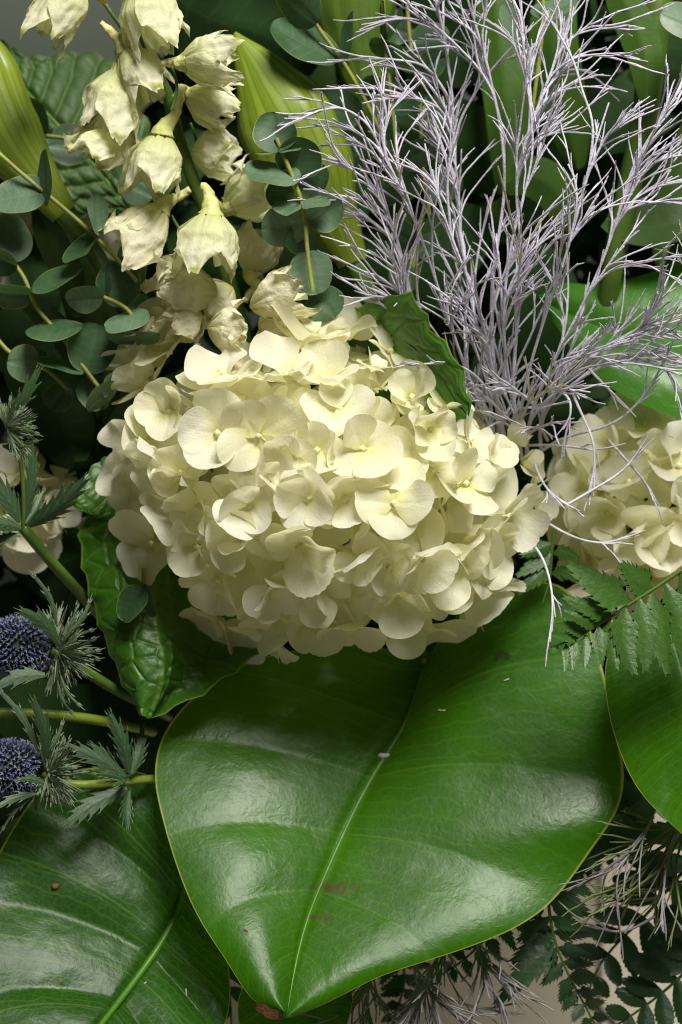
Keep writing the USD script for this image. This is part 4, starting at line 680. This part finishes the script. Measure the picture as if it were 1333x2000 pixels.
a.part('stem', tube(curve(PP([(45, 1030, .01), (90, 1085, .018), (130, 1130, .028), (175, 1180, .045), (240, 1250, .07)]), 24), .0023, 9), MAT['stem_g'])
a.part('stem', tube(curve(PP([(45, 1035, .01), (46, 980, .006), (40, 900, .002), (20, 800, 0)]), 20), .0009, 7), MAT['stem_g'])
for i, (b_, t_, w_, yt) in enumerate([((55, 1028), (165, 938), 44, -.014), ((48, 1015), (62, 865), 26, -.006), ((40, 1020), (-20, 930), 44, -.006), ((42, 1032), (-30, 1020), 34, -.010), ((40, 1045), (-20, 1060), 22, 0), ((52, 1020), (85, 960), 18, .006), ((44, 1000), (12, 960), 18, .006)]):
    spiny(a, 'leaf', b_, t_, w_ * .66, .008, 'holly', 360 + i, yt, 6, .75, .05, .3)
bract_ring(a, (12, 835), .0, 16, 64, 37, -70, 120, 14)
for i, (b_, t_, w_) in enumerate([((12, 822), (75, 722), 18), ((10, 838), (62, 815), 12), ((8, 845), (50, 842), 9), ((5, 872), (45, 872), 10), ((4, 870), (70, 862), 6)]): spiny(a, 'bract', b_, t_, w_, .0, 'holly', 390 + i, -.006, 4, .8, .05, .3)
a = T('thistle_stem', P(215, 1410, .03), 'bare ribbed yellow-green stem between the two blue thistles', 'stem')
a.part('stem', tube(curve(PP([(-30, 1392, .012), (60, 1394, .014), (140, 1400, .018), (220, 1412, .03), (300, 1430, .05)]), 24), .0021, 10), MAT['stem_y'])

# ------------------------------------------------------------------ ferns
def pinna(t, base, tip, w, y, seed, ytip=0.0, teeth=9, amp=.30, lean=1.0, twist=0.2, mat='fern', f=None, wk=1.0):
    w = w * wk; b, e = P(*base, y), P(*tip, y + ytip); d = unit(e - b); s = unit(np.cross(d, (0, -1.0, 0))); s = s * math.cos(twist) + np.cross(d, s) * math.sin(twist); L = np.linalg.norm(e - b)
    r = np.random.default_rng(seed); mid = [b, (b + e) / 2 + s * r.normal(0, .04) * L + np.array([0, r.normal(-.03, .03) * L, 0]), e]
    t.part('leaflet', toothed(mid, s, w * S / 2, teeth, amp, lean, f or (lambda x: np.clip(np.minimum(x * 4.5, 1), .15, 1) * np.clip(1.04 - x, 0, 1) ** .75), r.uniform(-.2, .4), seed), MAT[mat])
def fern(label, rachis, pins, y=0.0, *, rad=.0007, auto=None, seed=0, group=None, tipy=-.004, **kw):
    t = T('fern_frond', P(rachis[0][0], rachis[0][1], y), label, 'fern', group); pts = PP(rachis, y); c = curve(pts, 60)
    t.part('rachis', tube(c, np.linspace(rad * 1.3, rad * .6, 60), 6), MAT['stem_g'])
    for i, p in enumerate(pins): pinna(t, p[0], p[1], p[2], y + (p[3] if len(p) > 3 else 0), seed * 60 + i, p[4] if len(p) > 4 else tipy, **kw)
    if auto:
        n, L, w, ang, lo = auto; r = np.random.default_rng(seed); q = curve([(p[0], 0, -p[1]) for p in rachis], 60); yy = np.interp(np.linspace(0, 1, 60), np.linspace(0, 1, len(rachis)), [(p[2] if len(p) > 2 else y) for p in rachis])
        for i in range(n):
            k = lo + (1 - lo) * i / n; j = int(k * 58); d = unit(q[j + 1] - q[j]); l = L * (1 - .85 * ((k - lo) / (1 - lo))) ** .8
            for s in (-1, 1):
                aa = math.radians(ang + r.normal(0, 5)) * s; e = (q[j][0] + l * (d[0] * math.cos(aa) - d[2] * math.sin(aa)), -(q[j][2] + l * (d[0] * math.sin(aa) + d[2] * math.cos(aa))))
                pinna(t, (q[j][0], -q[j][2]), e, w * (.35 + .65 * l / L), yy[j] - .0004, seed * 60 + 2 * i + (s > 0), r.normal(-.003, .004), **kw)
    return t
fern('bright fern frond with scalloped leaflets below the right-hand hydrangea', [(1400, 1060), (1330, 1115), (1250, 1168), (1160, 1226), (1112, 1252), (1076, 1264)],
     [((1232, 1178), (1112, 1102), 62), ((1194, 1200), (1102, 1166), 38), ((1176, 1214), (1104, 1196), 34), ((1148, 1235), (1086, 1220), 28), ((1130, 1246), (1078, 1240), 20), ((1275, 1152), (1215, 1100), 54, .006),
      ((1274, 1158), (1306, 1316), 56), ((1250, 1170), (1262, 1310), 50, -.002), ((1222, 1188), (1240, 1316), 50, -.003), ((1194, 1208), (1204, 1306), 42), ((1170, 1224), (1175, 1298), 34), ((1144, 1240), (1142, 1302), 27), ((1124, 1250), (1120, 1308), 22), ((1106, 1258), (1104, 1312), 17), ((1090, 1260), (1080, 1275), 14),
      ((1300, 1140), (1344, 1312), 56, -.002), ((1330, 1120), (1385, 1290), 60)], y=-.030, seed=1, teeth=8, amp=.24, wk=1.18, tipy=-.006)
fern('dim fern frond in the gap under the right end of the central hydrangea', [(1085, 1030), (1078, 1080), (1074, 1130), (1060, 1180)], [((1078, 1075), (1010, 1125), 40), ((1076, 1100), (1012, 1160), 40), ((1082, 1080), (1130, 1090), 36), ((1078, 1120), (1140, 1125), 34, 0), ((1080, 1060), (1020, 1085), 36), ((1085, 1110), (1150, 1150), 30)], y=.030, seed=2, teeth=6, amp=.3)
fern('dark fern frond with deeply cut leaflets hanging at the bottom right of the big leaf', [(1085, 1600), (1072, 1700), (1075, 1790), (1092, 1860), (1130, 1940), (1178, 2030)], [((1085, 1835), (975, 1958), 62, 0), ((1078, 1810), (1000, 1880), 50, .003)], y=.02, seed=3, auto=(13, 108, 46, 62, .1), mat='fern_d', teeth=7, amp=.42, lean=1.0)
fern('dark fern frond with smooth oval leaflets at the right edge near the bottom', [(1400, 1640), (1320, 1720), (1260, 1790), (1200, 1850), (1160, 1910), (1145, 1960)], [], y=.045, seed=4, auto=(8, 150, 50, 58, .05), mat='fern_d', teeth=8, amp=.16, lean=.8, f=lambda x: np.sin(np.pi * np.clip(.06 + .92 * x, 0, 1)) ** .75)
fern('dark fern frond tip in the bottom right corner', [(1440, 1800), (1370, 1870), (1300, 1935), (1240, 1980), (1195, 2010)], [], y=.03, seed=5, auto=(8, 150, 52, 60, .05), mat='fern_d', teeth=8, amp=.18, lean=.8, f=lambda x: np.sin(np.pi * np.clip(.06 + .92 * x, 0, 1)) ** .75)
fern('dark fern leaflets showing under the lower edge of the big leaf', [(1010, 1740), (960, 1820), (900, 1880), (855, 1910)], [], y=.03, seed=6, auto=(7, 80, 36, 65, .05), mat='fern_d', teeth=6, amp=.42)
fern('black-green fern frond hanging at the bottom centre behind the grey twigs', [(770, 1840), (790, 1900), (780, 1960), (760, 2020)], [], y=.05, seed=7, auto=(6, 70, 34, 60, .05), mat='fern_d', teeth=6, amp=.42)
fern('dark fern frond beside the right edge of the big leaf', [(1270, 1540), (1200, 1610), (1130, 1680), (1080, 1740)], [], y=.05, seed=8, auto=(9, 100, 44, 62, .05), mat='fern_d', teeth=6, amp=.36)
fern('dark fern leaflets between the two big leaves at the bottom', [(430, 1830), (445, 1900), (450, 1960), (455, 2040)], [((440, 1880), (490, 1935), 36), ((448, 1930), (500, 1985), 36), ((440, 1900), (400, 1960), 40), ((450, 1960), (410, 2010), 36)], y=.04, seed=9, mat='fern_d', teeth=2, amp=.05)

# ------------------------------------------------------------------ grey and green twigs at the bottom
spray('grey feathery twigs hanging below the tip of the big leaf', [([(880, 1800, .03), (850, 1880, .02), (800, 1950, .014), (760, 2040, .01)], .0007, .0005), ([(800, 1820, .03), (820, 1900, .02), (880, 1960, .014), (920, 2040, .01)], .0007, .0005), ([(740, 1860, .03), (720, 1930, .02), (700, 2020, .015)], .0007, .0005)],
      [(700, 1925, .01), (715, 1990, .01), (745, 1960, .01), (790, 2000, .0), (840, 2005, .01), (905, 1990, .01), (830, 1900, .01), (870, 1890, .02), (690, 1960, .02)], 17, mat='sil_d', side=.5)
spray('thin dark sprig hanging against the beige panel below the big leaf', [([(925, 1800, .03), (940, 1880, .02), (960, 1935, .016), (984, 1962, .012)], .0006, .0004)], [(985, 1966, .01), (950, 1900, .012)], 18, mat='sil_d', side=.3)
spray('grey painted twigs lying beside the fern at the lower right', [([(1290, 1560, .0), (1240, 1680, -.01), (1200, 1770, -.012), (1165, 1850, -.01)], .0008, .0006), ([(1330, 1600, .0), (1290, 1700, -.006), (1240, 1790, -.008), (1222, 1822, -.008)], .0008, .0006)],
      [(1175, 1710, -.012)], 19, mat='sil_d', side=.1, extra_twigs=[[(1240, 1660, -.008), (1210, 1680, -.012), (1172, 1708, -.012)], [(1280, 1790, .0), (1210, 1820, .0), (1140, 1800, .004)]])
spray('fine green twigs under the leaf at the lower right edge', [([(1345, 1590, .0), (1290, 1660, .0), (1240, 1720, .0), (1180, 1800, .004)], .0006, .0004), ([(1380, 1700, .0), (1320, 1730, 0), (1260, 1780, 0), (1200, 1840, .002)], .0006, .0004), ([(1360, 1560, .004), (1330, 1650, 0), (1320, 1740, 0)], .0006, .0004)],
      [(1260, 1600, 0), (1230, 1640, 0), (1280, 1720, 0), (1300, 1680, 0)], 20, mat='sil_g', side=.25)

# ------------------------------------------------------------------ lily buds and strap leaves
def bud(label, axis, widths, y, mat, seed, depth=.9, pedicel=None, prad=.0042):
    t = T('lily_bud', P(*axis[-1][:2], y), label, 'lily bud'); n = 70; c = curve(PP(axis, y), n); k = np.linspace(0, 1, n)
    wd = PchipInterpolator(np.linspace(0, 1, len(widths)), widths)(k) * S / 2
    tg = unit(np.gradient(c, axis=0)); s = unit(np.cross(tg, (0, -1.0, 0))); o = np.cross(s, tg)
    o = o * np.where(o[:, 1:2] > 0, -1, 1)
    for q in range(3):                                              # three outer tepals, each with a furrow down its middle
        v1 = np.linspace(-1, 1, 33); a0 = [math.pi * .5 - .35, math.pi * .5 + 1.75, math.pi * .5 - 2.4][q]; ph = a0 + v1 * 1.12
        rr = (1.0 - .10 * np.exp(-(v1 / .16) ** 2) - .05 * np.abs(v1) ** 3 + .03 * np.cos(v1 * 9) + (.03 if q == 0 else 0))[None, :] * np.ones((n, 1))
        rr = 1 + (rr - 1) * np.clip(np.sin(np.pi * k) * 2.2, 0, 1)[:, None]
        X = c[:, None] + (wd[:, None] * rr * np.cos(ph))[..., None] * s[:, None] + (wd[:, None] * depth * rr * np.sin(ph))[..., None] * o[:, None]
        X = X + (fbm(X * 90, 2, seed)[..., None] - .5) * .0008
        t.part('tepal', sheet(X, k[:, None] * np.ones(33), np.ones((n, 1)) * v1), MAT[mat])
    if pedicel: t.part('pedicel', tube(curve(PP(pedicel, y), 30), prad, 12), MAT['stem_g'])
    return t
bud('large yellow-green lily bud right of the white bell flowers', [(458, 64), (500, 130), (560, 235), (612, 340), (655, 430), (690, 515)], [8, 120, 205, 190, 110, 62], .042, 'lily', 1, .8, [(680, 495), (712, 560), (740, 660)])
bud('yellow-green lily bud cut off by the left edge', [(-50, 60), (-20, 180), (25, 280), (75, 350), (125, 420)], [60, 150, 150, 100, 55], .045, 'lily', 2, .8, [(118, 410), (165, 470), (220, 560), (280, 680)])
bud('green lily bud hanging in from the top edge left of the lilac branches', [(690, -160), (692, -60), (695, 40), (708, 130), (730, 230), (742, 280)], [80, 190, 175, 120, 70, 46], .062, 'lily_d', 3, .8, [(738, 265), (770, 360), (800, 520)])
def strap(label, mid, w, y, mat='strap', side=None, f=None, name='strap_leaf', h=None, cat='leaf', group=None):
    t = T(name, P(*mid[-1][:2], mid[-1][2] if len(mid[-1]) > 2 else y), label, cat, group); pts = PP(mid, y); d = unit(pts[-1] - pts[0]); s = unit(np.cross(d, (0, -1.0, 0))) + np.array([0, .25, 0]) if side is None else np.array(side, float)
    t.part('blade', blade(pts, s, w * S / 2, 40, 15, h or (lambda u, v: w * S * .10 * (np.abs(v) - .3)), f or (lambda x: np.clip(np.sin(np.pi * np.clip(x * .9 + .08, 0, 1)), 0, 1) ** .5)), MAT[mat]); return t
st = T('lily_stalk', P(1190, 560, .05), 'thick green lily stalk behind the right side of the lilac branches', 'stalk')
st.part('stalk', tube(curve(PP([(1290, -40, .04), (1278, 80, .04), (1255, 250, .05), (1222, 400, .055), (1195, 540, .06), (1180, 660, .07)]), 40), np.linspace(.0062, .0042, 40), 14), MAT['stem_g'])
strap('green lance-shaped lily leaf at the top right beside the thick stalk', [(1190, -60), (1232, 30), (1262, 120), (1262, 200)], 78, .034, mat='strap_l')
strap('dark green lily leaf rising behind the middle of the lilac branches', [(960, -60), (975, 80), (990, 220), (985, 380)], 100, .09, mat='strap_l')
strap('dark green strap leaf right of the thick lily stalk', [(1345, 240), (1325, 340), (1300, 420), (1290, 520)], 60, .09)
strap('dark green lily leaf at the top edge behind the round bud', [(620, -60), (600, 60), (610, 200), (640, 330)], 120, .12)
strap('green strap leaf slanting behind the eucalyptus at the left', [(85, 395, .07), (140, 520, .07), (170, 640, .075), (215, 760, .08)], 84, .07)
strap('dark folded strap leaf among the left eucalyptus leaves', [(75, 395, .05), (100, 470, .05), (130, 530, .055), (150, 620, .06)], 70, .05)
strap('green strap leaf crossing low behind the left eucalyptus', [(20, 560, .08), (90, 620, .08), (150, 700, .08), (190, 820, .085)], 60, .08)
strap('pale green leaf edge beside the upper left of the central hydrangea', [(215, 690, .055), (240, 730, .055), (232, 780, .055), (205, 830, .06)], 60, .055)
strap('curved green leaf showing between the lilac branches', [(985, 360, .05), (1040, 345, .045), (1090, 380, .045), (1110, 450, .05)], 90, .05, mat='strap_l')
strap('green leaf low in the middle of the lilac branches', [(960, 420, .06), (1020, 400, .055), (1080, 430, .055), (1100, 500, .06)], 70, .055)
strap('dark leaf with a bright upper rim at the right edge behind the lilac branches', [(1185, 425, .06), (1250, 440, .055), (1330, 430, .05), (1420, 410, .05)], 110, .055, side=(0, .5, 1))
strap('dark glossy leaf at the top centre behind the white bell flowers', [(300, -60, .09), (400, 30, .09), (500, 60, .095), (620, 130, .1)], 200, .09, mat='dark')
strap('dark green leaf blade behind the upright lilac branches near the top', [(1100, -60, .09), (1080, 60, .09), (1100, 200, .1), (1130, 330, .11)], 110, .1, mat='strap_l')

# ------------------------------------------------------------------ dark leaves filling the depth of the bouquet
DK = [('behind the bell flowers at the left', 330, 330, 200, 120, .13), ('behind the lowest bell flowers', 400, 520, 230, 160, .13), ('behind the large yellow-green bud', 600, 430, 260, 170, .12), ('under the large yellow-green bud', 700, 560, 220, 150, .11),
      ('at the left behind the quilted leaf', 60, 260, 240, 130, .15), ('between the eucalyptus sprigs at the left edge', 40, 640, 240, 160, .12), ('below the left eucalyptus', 130, 830, 260, 170, .10), ('behind the left end of the central hydrangea', 230, 860, 220, 150, .09),
      ('above the upper thistle', 110, 1120, 260, 170, .09), ('right of the upper thistle', 200, 1260, 260, 160, .075), ('between the thistles and the curled leaf', 220, 1440, 280, 150, .07), ('behind the lower thistle', 60, 1420, 260, 160, .075),
      ('in the gap under the central hydrangea', 420, 1180, 280, 200, .10), ('behind the top of the lilac branches', 900, 80, 260, 170, .13), ('behind the upright lilac branches', 900, 300, 280, 190, .13), ('behind the lilac branches at mid height', 840, 500, 260, 170, .12),
      ('behind the right lilac branches', 1150, 300, 280, 180, .14), ('at the right edge behind the lilac branches', 1290, 330, 280, 170, .14), ('behind the base of the lilac branches', 1040, 620, 280, 180, .12), ('under the base of the lilac branches', 1070, 860, 220, 150, .12),
      ('between the two hydrangeas', 1080, 1010, 220, 140, .12), ('below the right-hand hydrangea', 1250, 1250, 280, 170, .09), ('behind the right-hand big leaf', 1290, 1480, 260, 150, .07), ('beside the lower right edge of the big leaf', 1180, 1600, 200, 130, .08),
      ('behind the tall white-flowered stem near the top', 480, 180, 260, 160, .14), ('behind the top right stalk', 1300, 120, 280, 150, .13), ('at the top edge above the big bud', 520, 20, 260, 150, .13), ('at the top edge right of centre', 1080, 60, 260, 150, .14),
      ('behind the left end of the bell flowers', 240, 540, 240, 150, .20), ('at the upper centre behind the thin eucalyptus stems', 760, 200, 300, 190, .14)]
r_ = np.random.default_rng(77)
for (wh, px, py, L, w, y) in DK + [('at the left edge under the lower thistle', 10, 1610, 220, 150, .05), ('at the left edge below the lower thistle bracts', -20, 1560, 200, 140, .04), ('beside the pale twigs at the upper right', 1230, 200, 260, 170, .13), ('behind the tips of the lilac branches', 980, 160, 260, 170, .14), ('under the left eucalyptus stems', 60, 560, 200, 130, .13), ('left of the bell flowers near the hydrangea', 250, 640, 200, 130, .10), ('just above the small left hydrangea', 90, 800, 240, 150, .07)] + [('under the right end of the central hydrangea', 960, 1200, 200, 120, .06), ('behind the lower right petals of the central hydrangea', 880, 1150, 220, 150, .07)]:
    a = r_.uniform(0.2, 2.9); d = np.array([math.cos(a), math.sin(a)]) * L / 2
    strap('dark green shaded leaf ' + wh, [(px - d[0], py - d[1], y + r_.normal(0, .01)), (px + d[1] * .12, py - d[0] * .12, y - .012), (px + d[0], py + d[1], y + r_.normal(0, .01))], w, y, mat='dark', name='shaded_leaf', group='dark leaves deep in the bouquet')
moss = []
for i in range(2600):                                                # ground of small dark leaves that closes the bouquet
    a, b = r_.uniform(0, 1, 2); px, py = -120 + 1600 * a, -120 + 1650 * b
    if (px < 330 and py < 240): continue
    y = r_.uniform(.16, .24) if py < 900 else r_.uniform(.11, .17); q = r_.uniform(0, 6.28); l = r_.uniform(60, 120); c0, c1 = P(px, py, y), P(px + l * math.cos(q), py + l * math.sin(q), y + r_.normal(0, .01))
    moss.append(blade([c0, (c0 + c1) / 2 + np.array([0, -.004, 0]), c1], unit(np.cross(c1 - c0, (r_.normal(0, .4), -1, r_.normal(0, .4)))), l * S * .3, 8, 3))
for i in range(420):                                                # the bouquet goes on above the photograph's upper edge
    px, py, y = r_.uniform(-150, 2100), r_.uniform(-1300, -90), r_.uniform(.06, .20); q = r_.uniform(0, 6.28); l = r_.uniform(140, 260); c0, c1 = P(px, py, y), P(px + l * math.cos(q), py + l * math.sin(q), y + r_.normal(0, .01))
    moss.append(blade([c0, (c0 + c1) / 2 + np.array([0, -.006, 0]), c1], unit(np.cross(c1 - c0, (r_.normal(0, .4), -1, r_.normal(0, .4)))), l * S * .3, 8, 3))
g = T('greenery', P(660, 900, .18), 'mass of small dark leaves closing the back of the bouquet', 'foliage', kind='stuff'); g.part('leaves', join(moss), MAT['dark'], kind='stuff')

# ------------------------------------------------------------------ crumbs on the leaves, cable
def crumb(label, pts, rad, mat, y):
    t = T('crumb', P(*pts[0], y), label, 'crumb'); t.part('crumb', tube(curve(PP(pts, y), 6), rad, 5), MAT[mat])
def on_leaf(t, px, py):
    k = D / (D + t.V[:, 1]); X, Z = t.V[:, 0] * k / S + 666.5, 1000 - (t.V[:, 2] - ZC) * k / S
    return t.V[np.argmin((X - px) ** 2 + (Z - py) ** 2), 1]
def crumb_on(leaf, label, pts, rad, mat): crumb(label, pts, rad, mat, on_leaf(leaf, *pts[1]) - rad * .8 if np.ndim(rad) == 0 else on_leaf(leaf, *pts[1]) - .0006)
crumb_on(c_leaf, 'tiny pale twig piece lying on the upper right of the large heart-shaped leaf', [(856, 1387), (870, 1388), (887, 1387)], .0003, 'crumb')
crumb_on(c_leaf, 'small pale petal crumb lying on the midrib of the large heart-shaped leaf', [(737, 1476), (749, 1477), (762, 1474)], [.0004, .0012, .0013, .0011, .0009, .0003], 'crumb')
crumb_on(c_leaf, 'tiny white fleck near the right shoulder of the large heart-shaped leaf', [(985, 1330), (990, 1328), (995, 1326)], .00025, 'crumb')
crumb_on(c_leaf, 'tiny dark crumb on the left half of the large heart-shaped leaf', [(477, 1816), (480, 1818), (483, 1821)], .0005, 'brown')
crumb_on(lowleft, 'brown dry crumb lying on the lower left leaf', [(101, 1736), (109, 1731), (117, 1728)], [.0004, .0012, .0015, .0012, .001, .0003], 'brown')
crumb_on(lowleft, 'short white twig piece lying low on the lower left leaf', [(363, 1932), (364, 1941), (364, 1951)], .00035, 'crumb')
crumb_on(lowleft, 'tiny white fleck beside the midrib of the lower left leaf', [(280, 1923), (283, 1921), (286, 1919)], .0003, 'crumb')
cb = T('cable', P(1170, 2010, .45), 'dark cable against the beige panel in the bottom right corner', 'cable')
cb.part('cable', tube(curve(PP([(1150, 1960, .46), (1185, 1985, .46), (1215, 2030, .46), (1220, 2090, .46)]), 16), .0022, 8), MAT['cable'])
